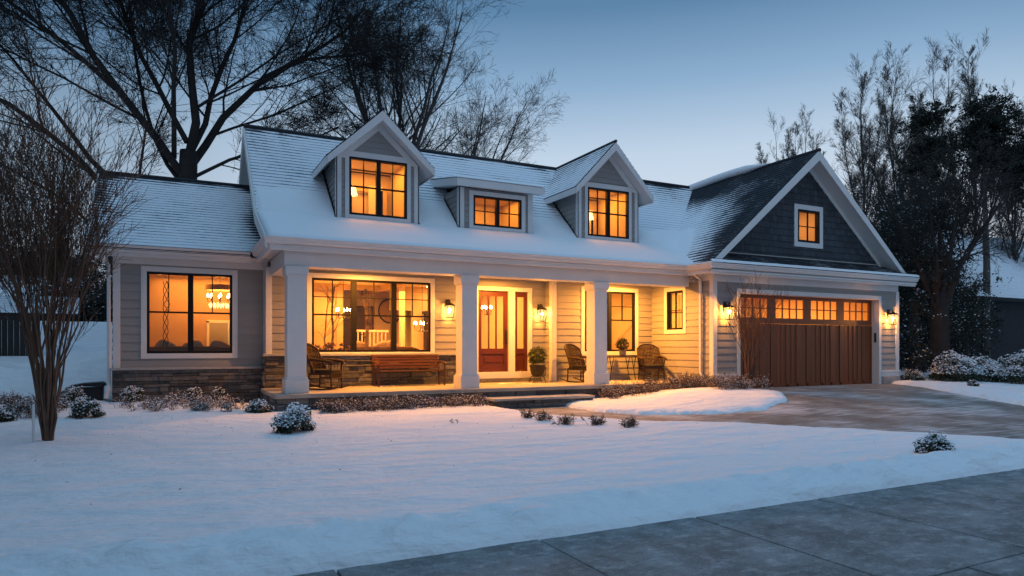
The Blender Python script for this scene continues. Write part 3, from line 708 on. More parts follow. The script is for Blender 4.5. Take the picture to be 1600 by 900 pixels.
# pent roof below the gable
b = MB(); sP, lP = vec((0, 13.68, 3.75), (0, 14.52, 4.16))
courses(b, (13.3, 13.68, 3.75), (1, 0, 0), sP, .32, .33, lambda a, s: .5)
courses(b, (13.6, 13.68, 3.75), (1, 0, 0), sP, 8.28, lP, lambda a, s: .2 if s > .12 else .5, seg=.2)
pr = P('pent_roof', b, roofm)
b = MB(); b.prism([(13.31, y, z) for y, z in [(13.68, 3.74), (13.98, 3.88), (13.98, 3.6), (13.75, 3.6)]], (.3, 0, 0)); b.prism([(13.6, y, z) for y, z in [(13.68, 3.74), (14.52, 4.15), (14.52, 3.6), (13.75, 3.6)]], (8.28, 0, 0)); part('roof_deck', b, shingle, pr)
b = MB(); b.prism([(13.27, y, z) for y, z in [(13.67, 3.745), (13.98, 3.885), (13.98, 3.6), (13.72, 3.6)]], (.04, 0, 0)); part('end_board', b, trim, pr)
b = MB(); b.box(13.9, 20.9, 14.44, 14.475, 4.17, 4.2); part('flashing', b, capst, pr)

# lying snow with real thickness
def slab(fr_o, A, Sv, la, ls, na, ns, th_fn, parent, name='roof_snow', skip=None):
    A, Sv, O = Vector(A), Vector(Sv), Vector(fr_o); Nn = A.cross(Sv); Nn = Nn if Nn.z > 0 else -Nn
    a = np.linspace(0, la, na); s = np.linspace(0, ls, ns); AA, SS = np.meshgrid(a, s); H = th_fn(AA, SS)
    V = np.array(O)+AA[..., None]*np.array(A)+SS[..., None]*np.array(Sv)+H[..., None]*np.array(Nn)
    V = V.reshape(-1, 3)-np.array(wloc(parent)); i = np.arange(na*ns).reshape(ns, na)
    Fq = np.stack([i[:-1, :-1], i[:-1, 1:], i[1:, 1:], i[1:, :-1]], -1).reshape(-1, 4)
    if skip is not None:
        mid = skip(AA, SS); m4 = mid[:-1, :-1] & mid[:-1, 1:] & mid[1:, 1:] & mid[1:, :-1]; Fq = Fq[~m4.ravel()]
    return np_mesh(name, V, Fq, snowm, parent, True)
def edge(d, w=.06): t = np.clip(d/w, 0, 1); return np.sqrt(1-(1-t)**2)
def th1(a, s):
    h = .055+.02*(fbm(a*1.5, s*2, 3, 4)-.45)
    return h*edge(a)*edge(s+.0, .07)*(1-ss((s-l1+.1)/.55*1.0))-.012*(s > l1)+.002
slab((1.78, 14.63, 3.745), (1, 0, 0), s1, 12.35, l1, 270, 34, lambda a, s: (.05+.03*(fbm(a*1.2, s*2, 3, 4)-.45))*edge(a)*edge(s, .07)+.003, mr_)
def th2(a, s):
    k = 1-ss((s-(.42+.9*(fbm(a*.8, s*.6, 3, 14)-.4)))/.9); return (.05+.03*(fbm(a*1.2, s*2+9, 3, 4)-.45))*k*edge(a)-.012*(1-k)+.003
slab((1.78, 16.6, 4.585), (1, 0, 0), s2, 14.0, 2.2, 260, 40, th2, mr_, skip=lambda a, s: ((np.abs(a+1.78-4.62) < 1.0) | (np.abs(a+1.78-7.9) < 1.0) | (np.abs(a+1.78-11.6) < 1.0)) & (s > .05))
slab((13.0, 13.66, 3.755), (1, 0, 0), sP, 8.9, .2, 220, 8, lambda a, s: (.035+.03*(fbm(a*3, s, 3, 4)-.45))*edge(a)*edge(s, .05)*edge(.2-s, .1)+.002, pr)
def th3(a, s):
    n = fbm(a*1.1, s*.9, 4, 31); k = ss((a-(.75+.55*s))/.9)*(1-ss((s-1.5-2.4*(n-.42))/1.1)); return (.05+.03*(fbm(a*1.5, s*2, 3, 4)-.45))*k-.012*(1-k)+.003
slab((13.08, 14.0, gr(13.08)), (0, 1, 0), sL, 6.5, 3.6, 130, 80, th3, grf)
b = MB(); b.box(12.98, 13.34, 13.72, 14.8, 3.6, 3.735); part('corner_flashing', b, trim, pr)
b = MB(); b.box(12.97, 13.5, 13.70, 14.8, 3.735, 3.79); part('roof_snow', b, snowm, pr, bevel=.025)
b = MB()   # wind-packed snow lying along the rear ridge of the garage
pts = [(17.5-.05, 15.9+i*.3, zr+.06+.05*math.sin(i*.3)) for i in range(26)]; b.tube(pts, [.02+.11*min(1, i/3)*min(1, (25-i)/4) for i in range(26)], 10); part('roof_snow', b, snowm, grf, smooth=True)

# dormers -------------------------------------------------------------------
def main_z(y): return 3.745+.433*(y-14.66) if y < 16.6 else 4.585+.966*(y-16.6)
def gable_dormer(xc, hw, zw, zp, over=.38, snow_l=.5):
    """xc centre, hw half width of walls, zw wall top, zp roof peak (outer)"""
    yf = 16.6; dz = 4.50; pitch = (zp-.18-zw)/(hw+.0)
    w0, w1 = xc-hw, xc+hw
    b = MB(); Fd = FRONT(yf)
    wall(b, Fd, (w0, w1), dz, zw, [(xc-.74, xc+.74, 4.73, 6.16)], exp=.15)
    wall(b, Fd, lambda z: (w0+(z-zw)/pitch, w1-(z-zw)/pitch), zw, zp-.22, [(xc-.74, xc+.74, 4.73, 6.16)], exp=.15)
    for X_, FX in ((w0, LEFT(w0)), (w1, RIGHT(w1))):
        wall(b, FX, lambda z: (yf, yf+(z-4.585)/.966+.1), dz, zw+.02, exp=.15)
    d = P('dormer', b, siding)
    # trim: corner boards, head band, base flashing
    t = MB()
    Fd.box(t, w0-.03, w0+.10, -.01, .035, dz, zw); Fd.box(t, w1-.10, w1+.03, -.01, .035, dz, zw)
    Fd.box(t, xc-.86, xc+.86, -.01, .038, 6.165, 6.30); Fd.box(t, w0+.1, w1-.1, 0, .05, dz+.04, 4.60)
    LEFT(w0).box(t, yf-.035, yf+.08, .0, .032, dz, zw); RIGHT(w1).box(t, yf-.035, yf+.08, .0, .032, dz, zw)
    hr = (zp-.24-6.30)/pitch
    for sgn in (-1, 1):   # inner raking frieze
        A0 = [(xc+sgn*(hw+.02), zw-.04), (xc, zp-.17), (xc, zp-.42), (xc+sgn*(hw-.18), zw-.04)]
        t.prism([(x, yf-.036, z) for x, z in A0], (0, .03, 0))
    part('trim_boards', t, trim, d, bevel=.003)
    # roof
    ye = yf-over; ex = hw+over*.85; m = pitch; ze = zp-m*ex
    r = MB(); yb = 16.6+(zp-4.585)/.966
    for sgn in (-1, 1):
        Sv, L_ = vec((xc+sgn*ex, 0, ze), (xc, 0, zp))
        courses(r, (xc+sgn*ex, ye, ze), (0, 1, 0), Sv, yb-ye, L_, (lambda a, s: (snow_l-.45*max(0, (s/L_-.35))+.1*(a < 1.2))) if sgn < 0 else (lambda a, s: .45), exp=.15, seg=.2)
    ro = part('roof', r, roofm, d)
    r = MB(); r.prism([(xc-ex, ye+.01, ze-.01), (xc, ye+.01, zp-.01), (xc+ex, ye+.01, ze-.01), (xc+ex, ye+.01, ze-.07), (xc, ye+.01, zp-.09), (xc-ex, ye+.01, ze-.07)], (0, yb-ye, 0)); part('roof_deck', r, shingle, d)
    r = MB()
    for sgn in (-1, 1):
        xa = xc+sgn*(ex-.01)
        r.prism([(xa, ye-.035, ze-.015), (xc, ye-.035, zp-.03), (xc, ye-.035, zp-.27), (xa, ye-.035, ze-.20)], (0, .04, 0))       # rake fascia
        r.prism([(xa, ye, ze-.12), (xc, ye, zp-.15), (xc, ye, zp-.18), (xa, ye, ze-.15)], (0, yb-ye-.3, 0))                          # soffit
        a_, b_ = sorted((xa, xa+sgn*.03)); r.box(a_, b_, ye, 16.6+(ze-4.585)/.966+.3, ze-.2, ze-.03)                                # side fascia
    part('rake_board', r, trim, d, bevel=.003)
    r = MB(); r.tube([(xc, ye-.03, zp+.01), (xc, yb, zp+.01)], .045, 6); part('ridge_cap', r, shingle, d)
    for xx in (w0-.03, w1+.03):   # dark step flashing where the side walls meet the roof
        fl = MB(); fl.tube([(xx, yf-.05, 4.60), (xx, yf+(zw-4.585)/.966, zw+.0)], .035, 4); part('flashing', fl, iron, d)
    window(house, Fd, xc-.74, xc+.74, 4.73, 6.16, cols=[(xc-.055, xc+.055)], rails=[(5.44, xc-.69, xc-.055, .035), (5.44, xc+.055, xc+.69, .035)],
           vbars=[(xc-.37, 4.78, 6.11), (xc+.37, 4.78, 6.11)], hbars=[(5.86, xc-.69, xc-.055), (5.86, xc+.055, xc+.69)], case=.10)
    room(w0+.15, w1-.15, yf+.14, yf+1.9, 4.55, 6.3, intw, 'dormer_room'); area((xc, yf+.9, 6.26), 1.2, 1.0, 13, col=(1, .36, .035))
    return d
gable_dormer(4.62, 1.03, 6.15, 7.31)
gable_dormer(11.6, 1.06, 6.19, 7.49, snow_l=.72)
# middle shed dormer
b = MB(); Fd = FRONT(16.6); w0, w1 = 6.82, 8.99
wall(b, Fd, (w0, w1), 4.5, 5.72, [(7.21, 8.67, 4.73, 5.55)], exp=.15)
for FX in (LEFT(w0), RIGHT(w1)): wall(b, FX, lambda z: (16.6, 16.6+(z-4.585)/.966+.1), 4.5, 5.72, exp=.15)
d = P('dormer', b, siding)
b = MB(); Fd.box(b, w0-.03, w0+.12, -.01, .035, 4.5, 5.72); Fd.box(b, w1-.12, w1+.03, -.01, .035, 4.5, 5.72); Fd.box(b, w0+.12, w1-.12, 0, .05, 4.54, 4.6); LEFT(w0).box(b, 16.565, 16.7, 0, .032, 4.5, 5.72); part('trim_boards', b, trim, d)
b = MB(); sD, lD = vec((0, 16.22, 5.86), (0, 18.6, 6.32)); courses(b, (6.6, 16.22, 5.88), (1, 0, 0), sD, 2.62, lD, lambda a, s: .95); part('roof', b, roofm, d)
b = MB(); b.prism([(6.6, y, z) for y, z in [(16.22, 5.87), (18.6, 6.31), (18.6, 6.1), (16.22, 5.68)]], (2.62, 0, 0)); part('fascia', b, trim, d)
slab((6.6, 16.2, 5.885), (1, 0, 0), sD, 2.62, 1.9, 60, 30, lambda a, s: (.04+.02*(fbm(a*2, s*2, 3, 4)-.45))*edge(a)*edge(2.62-a)*edge(s, .06)+.004, d)
for xx in (w0-.03, w1+.03):
    b = MB(); b.tube([(xx, 16.55, 4.60), (xx, 16.6+(5.6-4.585)/.966, 5.6)], .03, 4); part('flashing', b, iron, d)
window(house, Fd, 7.21, 8.67, 4.73, 5.55, cols=[(7.89, 7.99)], vbars=[(7.57, 4.78, 5.5), (8.31, 4.78, 5.5)], hbars=[(5.14, 7.26, 7.89), (5.14, 7.99, 8.62)], case=.12)
room(w0+.15, w1-.15, 16.74, 18.2, 4.55, 5.68, intw, 'dormer_room'); area((7.94, 17.3, 5.66), 1.4, .9, 8, col=(1, .36, .035))

# garage door ---------------------------------------------------------------
FG = FRONT(14.42)
b = MB(); gx = [14.46, 15.985, 17.515, 19.045, 20.57]; zt, zb = 3.0, .255
ztop0, ztop1 = 2.33, 2.9
holes = []
for i in range(4):
    a, c = gx[i]+.16, gx[i+1]-.16; holes.append((a, c))
FG.box(b, gx[0], gx[-1], -.05, 0, 2.9, zt); FG.box(b, gx[0], gx[-1], -.05, 0, 2.16, 2.33)
us = [gx[0]]+[q for h in holes for q in h]+[gx[-1]]
for k in range(0, len(us), 2): FG.box(b, us[k], us[k+1], -.05, 0, 2.33, 2.9)
for i in range(4):
    n = 7; a, c = gx[i], gx[i+1]; w_ = (c-a)/n
    for j in range(n):
        FG.box(b, a+j*w_+.004, a+(j+1)*w_-.004, -.05, -.018, zb, 2.155)
    for j in (0, 2, 3, 4, 5, 7):
        u = a+j*w_; FG.box(b, max(u-.045, gx[0]), min(u+.045, gx[-1]), -.018, .0+.004*(j % 2), zb+.005, 2.155)
FG.box(b, gx[0], gx[-1], -.05, .004, zb, zb+.09)
gd = P('garage_door', b, garw, bevel=.003)
b = MB()
for i, (a, c) in enumerate(holes):
    for k in (1, 2, 3): u = a+(c-a)*k/4; FG.box(b, u-.016, u+.016, -.04, -.005, 2.33, 2.9)
    FG.box(b, a, c, -.04, -.008, 2.60, 2.63)
part('muntins', b, garw, gd)
b = MB()
for a, c in holes: b.quad(FG.p(a-.02, -.03, 2.31), FG.p(c+.02, -.03, 2.31), FG.p(c+.02, -.03, 2.92), FG.p(a-.02, -.03, 2.92))
part('glass', b, glass, gd)
b = MB(); F_ = FRONT(YG)
F_.box(b, 14.34, 14.46, -.22, .04, .25, 3.0); F_.box(b, 20.57, 20.69, -.22, .04, .25, 3.0); F_.box(b, 14.34, 20.69, -.22, .04, 3.0, 3.13); P('garage_door_frame', b, trim, bevel=.005)
b = MB(); b.box(20.545, 20.572, 14.26, 14.32, 1.62, 1.92); P('keypad', b, plast)
b = MB(); b.box(14.3, 20.7, 14.1, 14.7, .1, .256); P('garage_threshold', b, conc)

# recessed porch downlights
for x in (4.35, 8.2, 11.9):
    yd = 16.3 if x < 10 else 15.95
    b = MB(); b.lathe([(.075, 0), (.075, .012), (.055, .012)], (x, yd, 3.386)); dl = P('downlight', b, trim)
    b = MB(); b.lathe([(.052, 0), (.052, .004)], (x, yd, 3.383)); part('lens', b, disc, dl)
    area((x, yd, 3.375), .14, .14, 60 if x < 10 else 95, col=(1, .36, .045))

# ------------------------------------------------------------ wall lanterns
def lantern():
    t = thing('wall_lantern', 'x', 'wall lantern', (0, 0, 0), 0, 'black iron wall lanterns beside the doors')
    b = MB(); b.box(-.06, .06, -.02, 0, -.02, .30); part('back_plate', b, iron, t, local=True, bevel=.004)
    b = MB(); W_, D0 = .105, -.17
    for sx in (-1, 1):
        for sy in (-1, 1):
            b.tube([(sx*.075, D0+sy*.075, -.2), (sx*W_, D0+sy*W_, .12)], .011, 4)
        b.tube([(sx*.09, D0-.09, -.04), (sx*.09, D0+.09, -.04)], .004, 4)
    b.tube([(0, D0-.078, -.2), (0, D0-.105, .12)], .006, 4)
    b.tube([(-.09, D0-.092, -.04), (.09, D0-.092, -.04)], .004, 4)
    b.tube([(-.08, D0-.08, -.2), (.08, D0-.08, -.2), (.08, D0+.08, -.2), (-.08, D0+.08, -.2), (-.08, D0-.08, -.2)], .009, 4); b.box(-.11, .11, D0-.11, D0+.11, .12, .13)
    part('cage', b, iron, t, local=True)
    b = MB(); b.hexa([(-.125, D0-.125, .13), (.125, D0-.125, .13), (.125, D0+.125, .13), (-.125, D0+.125, .13), (-.035, D0-.035, .20), (.035, D0-.035, .20), (.035, D0+.035, .20), (-.035, D0+.035, .20)])
    b.lathe([(.03, .2), (.03, .235), (.012, .25), (.018, .27), (.004, .29)], (0, D0, 0), 8); part('roof', b, iron, t, local=True)
    b = MB(); b.tube([(0, -.02, .25), (0, -.09, .30), (0, D0, .28)], .009, 6); part('arm', b, iron, t, local=True)
    b = MB(); b.hexa([(-.07, D0-.07, -.195), (.07, D0-.07, -.195), (.07, D0+.07, -.195), (-.07, D0+.07, -.195), (-.098, D0-.098, .118), (.098, D0-.098, .118), (.098, D0+.098, .118), (-.098, D0+.098, .118)])
    part('glass', b, langlass, t, local=True)
    b = MB()
    for dx, dy in ((-.03, .02), (.03, .02), (0, -.03)):
        b.lathe([(.010, -.13), (.010, -.03)], (dx, D0+dy, 0), 8)
    part('candle', b, intt, t, local=True)
    b = MB()
    for dx, dy in ((-.03, .02), (.03, .02), (0, -.03)): b.lathe([(.008, -.03), (.017, -.005), (.014, .03), (.003, .06)], (dx, D0+dy, 0), 8)
    part('bulb', b, bulb, t, local=True)
    return t
lan = lantern(); lan['label'] = 'black iron lantern on the siding between the big porch window and the front door'
spots = [((6.74, 17.28, 2.46), None), ((9.62, 17.28, 2.42), 'black iron lantern right of the front door, above the potted boxwood'),
         ((13.87, 14.18, 2.44), 'black iron lantern left of the garage door, behind bare twigs'), ((21.05, 14.18, 2.40), 'black iron lantern right of the garage door')]
for i, (p, lb) in enumerate(spots):
    o = lan if i == 0 else dup(lan, p, 0, lb)
    o.location = p; point((p[0], p[1]-.17, p[2]-.0), 52 if i > 1 else 32, .04, (1, .37, .05))

# ------------------------------------------------------------ vectorised trees
def tubes(Nd, Rd, k):
    """Nd (N,S,3) nodes, Rd (N,S) radii"""
    N, S_, _ = Nd.shape
    t = np.gradient(Nd, axis=1); t /= np.linalg.norm(t, axis=2, keepdims=True)+1e-9
    ref = np.where(np.abs(t[..., 2:3]) > .9, np.array([1., 0, 0]), np.array([0, 0, 1.]))
    a = np.cross(t, ref); a /= np.linalg.norm(a, axis=2, keepdims=True)+1e-9; b = np.cross(t, a)
    an = np.arange(k)*2*np.pi/k
    V = Nd[:, :, None, :]+Rd[:, :, None, None]*(a[:, :, None, :]*np.cos(an)[None, None, :, None]+b[:, :, None, :]*np.sin(an)[None, None, :, None])
    idx = np.arange(N*S_*k).reshape(N, S_, k)
    F = np.stack([idx[:, :-1, :], np.roll(idx, -1, 2)[:, :-1, :], np.roll(idx, -1, 2)[:, 1:, :], idx[:, 1:, :]], -1).reshape(-1, 4)
    return V.reshape(-1, 3), F
def unit(v): return v/(np.linalg.norm(v, axis=-1, keepdims=True)+1e-9)
def grow(g, P0, D0, L, r0, r1, nseg, wob, up):
    N = len(P0); nodes = [P0]; d = D0; st = (L/nseg)[:, None]
    for i in range(nseg):
        d = unit(d+g.normal(0, wob, (N, 3))+np.array([0, 0, up])); nodes.append(nodes[-1]+d*st)
    Nd = np.stack(nodes, 1); t = np.linspace(0, 1, nseg+1)[None]
    return Nd, r0[:, None]*(1-t)+r1[:, None]*t
def spawn(g, Nd, Rd, L, n, tmin, ang, ratio, rr, fall=.6):
    N, S_, _ = Nd.shape; par = np.repeat(np.arange(N), n); M = len(par)
    t = tmin+(1-tmin)*(g.random(M)**.75)*.98; f = t*(S_-1); i = np.minimum(f.astype(int), S_-2); fr = (f-i)[:, None]
    A, B = Nd[par, i], Nd[par, i+1]; P0 = A*(1-fr)+B*fr; tan = unit(B-A)
    rad = Rd[par, i]*(1-fr[:, 0])+Rd[par, i+1]*fr[:, 0]
    rnd = unit(np.cross(tan, g.normal(0, 1, (M, 3)))); a = R(ang)*(.7+.6*g.random(M))[:, None]
    D = unit(tan*np.cos(a)+rnd*np.sin(a)); Ln = L[par]*ratio*(1.25-fall*t)*(.7+.6*g.random(M))
    return P0, D, Ln, rad*rr
def make_tree(name, label, base, seed, limbs, levels, m, group=None, trunk=None, rmin=.007, cat='tree', fall=.6, lk=1.0):
    """limbs: list of (points, r0, r1); levels: (n, tmin, angle, ratio, nseg, wob, up)"""
    g = np.random.default_rng(seed); root = thing(name, label, cat, base, 0, group)
    tb = MB()
    for pts, r0, r1 in (trunk or []): tb.tube(pts, [r0+(r1-r0)*i/(len(pts)-1) for i in range(len(pts))], 9)
    Vs, Fs, off = [], [], 0
    def addt(Nd, Rd, k):
        nonlocal off
        V, F = tubes(Nd, Rd, k); Vs.append(V); Fs.append(F+off); off += len(V)
    S_ = 9; Nd = []; Rd = []
    for pts, r0, r1 in limbs:
        r0 *= lk
        p = np.array(pts, float); dd = np.r_[0, np.cumsum(np.linalg.norm(np.diff(p, axis=0), axis=1))]; q = np.linspace(0, dd[-1], S_)
        c = np.stack([np.interp(q, dd, p[:, j]) for j in range(3)], 1); c[1:-1] = (c[:-2]+2*c[1:-1]+c[2:])/4
        c[1:] += g.normal(0, .007*dd[-1], (S_-1, 3)); Nd.append(c); Rd.append(np.linspace(r0, r1, S_))
    Nd = np.array(Nd); Rd = np.array(Rd); L = np.linalg.norm(np.diff(Nd, axis=1), axis=2).sum(1); addt(Nd, Rd, 7)
    for (n, tmin, ang, ratio, nseg, wob, up) in levels:
        P0, D, Ln, r = spawn(g, Nd, Rd, L, n, tmin, ang, ratio, .45, fall); fall = .6; r = np.maximum(r, rmin)
        Nd, Rd = grow(g, P0, D, Ln, r, np.maximum(r*.35, rmin*.75), nseg, wob, up); L = Ln; addt(Nd, Rd, 4 if r.mean() > .03 else 3)
    if tb.v: part('trunk', tb, m, root, local=True, smooth=True)
    V = np.concatenate(Vs); F = np.concatenate(Fs); np_mesh('crown', V, F, m, root, False)
    return root
# great elm behind the wing: limbs traced in metres relative to its base
elm_trunk = [([(0, 0, -.5), (.02, 0, 3), (0, 0, 6.9), (.05, 0, 8.3)], .38, .29)]
elm_limbs = [([(0, 0, 7.8), (.25, .3, 11), (.2, .2, 15), (.1, .4, 19.5)], .26, .06),
             ([(0, 0, 7.2), (-1.1, -.3, 8.6), (-3.2, -.8, 11.4), (-4.4, -1.2, 14), (-5.0, -1.5, 17.5)], .24, .04),
             ([(0, .1, 7.6), (1.1, .3, 9.6), (2.5, .7, 11.4), (4.4, .7, 12.8), (6.4, .5, 15)], .25, .04),
             ([(.1, 0, 8.2), (.9, .5, 10.6), (1.7, 1.0, 13.2), (2.6, 1.4, 17.5)], .18, .04),
             ([(0, 0, 8.6), (-1.0, .4, 10.6), (-2.2, .6, 13.4), (-3.0, .8, 17)], .17, .04),
             ([(0, 0, 6.9), (-1.3, .6, 9), (-1.6, 1.0, 11.5), (-2.0, 1.6, 15)], .13, .03),
             ([(.2, 0, 7.4), (1.6, -.4, 8.3), (3.4, -.6, 8.6), (5, -.8, 9.6)], .11, .03),
             ([(-2.1, -.5, 9.9), (-4.0, -1.2, 11.3), (-6.3, -1.8, 12.3), (-8.6, -2, 12.9)], .14, .03),
             ([(-.4, 0, 8.0), (-.3, -1.8, 10.5), (-.8, -3.4, 13.5), (-1.2, -4.4, 16)], .15, .03),
             ([(2.4, .6, 11.2), (3.6, -.6, 11.9), (5.6, -1.4, 12.2), (7.4, -1.7, 12.8)], .11, .03)]
TW = [(20, .14, 38, .40, 7, .08, .02), (12, .08, 38, .46, 5, .10, .01), (9, .08, 36, .5, 3, .09, .01), (3, .08, 36, .6, 2, .09, .01)]
make_tree('elm_tree', 'huge bare elm with thick spreading limbs towering behind the left wing roof', (.45, 26, 0), 3, elm_limbs, TW, bark, trunk=elm_trunk, rmin=.0062, lk=.60)
# vase-shaped bare trees
def vase(h, n, spread, r, z0, seed, lean=0):
    g = random.Random(seed); o = []
    for i in range(n):
        a = 2*math.pi*(i+g.random()*.6)/n; s_ = spread*g.uniform(.35, 1.05) if i else spread*.1
        top = h*g.uniform(.78, 1.0) if i else h
        o.append(([(0, 0, z0*g.uniform(.75, 1)), (math.cos(a)*s_*.3+lean*.1, math.sin(a)*s_*.3, z0+(top-z0)*.3), (math.cos(a)*s_*.65+lean*.4, math.sin(a)*s_*.65, z0+(top-z0)*.62), (math.cos(a)*s_+lean, math.sin(a)*s_, top)], r*g.uniform(.5, .75), .02))
    return o
TW2 = [(11, .10, 34, .36, 6, .06, .03), (8, .08, 36, .44, 4, .07, .02), (6, .08, 38, .5, 2, .08, .01), (2, .08, 38, .6, 2, .08, .0)]
G1 = 'bare deciduous trees behind the house'
make_tree('maple_tree', 'tall bare maple rising behind the left dormer', (9.0, 30, 0), 5, vase(18.4, 7, 5.6, .30, 7.5, 4), TW2, barkl, G1, trunk=[([(0, 0, -.5), (0, 0, 4), (0, 0, 8.2)], .30, .2)], rmin=.005, lk=.75)
make_tree('maple_tree', 'bare rounded maple behind the main ridge, its crown ending in open sky', (12.9, 31, 0), 6, vase(14.2, 8, 5.0, .26, 6, 9, .9), TW2, barkl, G1, trunk=[([(0, 0, -.5), (0, 0, 6.4)], .26, .2)], rmin=.0052, lk=.75)
make_tree('ash_tree', 'bare low-forked tree leaning out left of the wing ridge', (-1.4, 26, 0), 9, [([(0, 0, 6.3), (-1.9, 0, 8.2), (-3.6, -.4, 9.3), (-7, -.6, 9.9)], .12, .02), ([(.1, 0, 6.3), (-1.2, 0, 8.0), (-2.6, .3, 9.9), (-4.2, .4, 12)], .10, .02), ([(.2, 0, 5), (.5, .3, 8), (.5, .4, 10.5)], .07, .02), ([(0, 0, 4.6), (-2, -.7, 6.4), (-4.4, -1, 7.6)], .07, .02)], TW2, bark, G1, trunk=[([(0, 0, -.5), (.2, 0, 3), (.05, 0, 6.5)], .22, .14)], rmin=.0062)
make_tree('ash_tree', 'bare thicket-like tree at the left edge, behind the brown myrtle', (-9.0, 31, 0), 12, vase(12.5, 9, 4.5, .2, 2.5, 7), TW2, bark, G1, trunk=[([(0, 0, -.5), (0, 0, 3)], .25, .2)], rmin=.0062)
# slender poplars to the right
TW3 = [(30, .06, 25, .18, 4, .04, .04), (9, .06, 28, .42, 3, .05, .03), (8, .08, 32, .5, 2, .06, .01)]
def poplar(label, seed):
    g = random.Random(seed); L = [([(0, 0, .5), (.1, 0, 6), (-.1, .1, 12), (.1, .1, 19)], .13, .012)]
    for k in range(9):
        a = k*2.4+g.random(); z0 = 2.5+k*1.05; sp = g.uniform(1.5, 3.0)*(1-.05*k); zt = min(18.6, z0+g.uniform(5.5, 8.5))
        L.append(([(0, 0, z0), (math.cos(a)*sp*.5, math.sin(a)*sp*.5, z0+(zt-z0)*.3), (math.cos(a)*sp*.85, math.sin(a)*sp*.85, z0+(zt-z0)*.65), (math.cos(a)*sp, math.sin(a)*sp, zt)], .06, .010))
    return make_tree('poplar_tree', label, (0, 0, 0), seed, L, TW3, barkl, 'slender bare poplars beyond the garage', trunk=[([(0, 0, -.5), (0, 0, 1.5)], .2, .14)], rmin=.006, fall=.75)
pop = poplar('x', 21); pop2 = poplar('x', 33)
def polar(u, v_top, dist):   # a point in the direction of a photo column, and the height that reaches a photo row
    a = R(26.8)+math.atan((u-800)/1050); dd = dist/ math.cos(a-R(26.8)); return (dd*math.sin(a), dd*math.cos(a)), 1.45+(543-v_top)*dist/1050
PL = ['slender bare poplar just right of the garage gable, second tallest', 'tall bare poplar with the highest top at the right', 'short bare poplar peeping over the dark garage ridge', 'low bare poplar just left of the garage peak',
      'bare poplar between the two dark evergreens', 'bare poplar at the right edge of the picture', 'bare poplar with a forked top left of the ivy-dark tree']
for i, (u, vt, ds, rz) in enumerate([(1352, 110, 42, 0), (1525, 82, 42, 2.1), (1262, 190, 46, 1.2), (1215, 205, 50, 3.3), (1455, 92, 43, 4.4), (1585, 150, 40, 5.3), (1403, 96, 44, .7)]):
    (x, y), h = polar(u, vt, ds); o = (pop if i == 0 else pop2 if i == 1 else dup(pop if i % 2 == 0 else pop2, (0, 0, 0), rz, PL[i])); o['label'] = PL[i]
    o.location = (x, y, 0); o.rotation_euler = (0, 0, rz); s_ = h/19.0; o.scale = (s_*.95, s_*.95, s_)

# ------------------------------------------------------------ leafy masses
def leaves(g, C, n, rad, size, upb=0.0, shell=.5):
    """n quads around clump centres C (K,3) with radius rad"""
    K = len(C); c = C[g.integers(0, K, n)]; d = unit(g.normal(0, 1, (n, 3))); r = rad*(shell+(1-shell)*g.random((n, 1)))
    P0 = c+d*r*np.array([1, 1, .8]); nr = unit(d+g.normal(0, .8, (n, 3))+np.array([0, 0, upb]))
    a = unit(np.cross(nr, g.normal(0, 1, (n, 3)))); b = np.cross(nr, a); s = size*(.6+.8*g.random((n, 1)))
    V = np.stack([P0-a*s, P0-b*s*.5, P0+a*s, P0+b*s*.5], 1).reshape(-1, 3); F = np.arange(4*n).reshape(n, 4); return V, F
def snowbits(g, P0, size):
    n = len(P0); nr = unit(g.normal(0, .35, (n, 3))+np.array([0, -.15, 1])); a = unit(np.cross(nr, g.normal(0, 1, (n, 3)))); b = np.cross(nr, a); s = size*(.5+g.random((n, 1)))
    mid = P0+nr*s*.5
    V = np.stack([P0-a*s, P0-b*s*.8, P0+a*s, P0+b*s*.8, mid], 1).reshape(-1, 3); k = np.arange(n)[:, None]*5
    F = np.concatenate([k+np.array([[0, 1, 4]]), k+np.array([[1, 2, 4]]), k+np.array([[2, 3, 4]]), k+np.array([[3, 0, 4]])]); return V, F
def evergreen(name, label, loc, h, w, z0, seed, nleaf, snow=.1, size=.13, group=None, m=leafd, lobes=14):
    g = np.random.default_rng(seed); root = thing(name, label, 'tree', loc, 0, group)
    b = MB(); b.tube([(0, 0, -.5), (.1, 0, h*.4), (0, .1, h*.9)], [.2, .16, .04], 7); part('trunk', b, barkl, root, local=True, smooth=True)
    t = g.random(lobes); a = g.random(lobes)*2*np.pi; r = w*np.sqrt(g.random(lobes))*(1-.45*t)
    C = np.stack([r*np.cos(a), r*np.sin(a), z0+(h-z0)*t], 1); n2 = 9
    C = (C[:, None, :]+g.normal(0, w*.30, (lobes, n2, 3))*np.array([1, 1, 1.1])).reshape(-1, 3)
    C = np.concatenate([C, C+g.normal(0, w*.25, C.shape), C+g.normal(0, w*.38, C.shape)])
    V, F = leaves(g, C, int(nleaf*3.8), w*.32, size*.46, 0, .0); np_mesh('crown', V, F, m, root)
    ns = int(nleaf*snow)
    if ns:
        c = C[g.integers(0, len(C), ns)]; d = unit(g.normal(0, 1, (ns, 3))); d[:, 2] = abs(d[:, 2]); V, F = snowbits(g, c+d*w*.2, size*.35); np_mesh('snow', V, F, snowf, root)
    return root
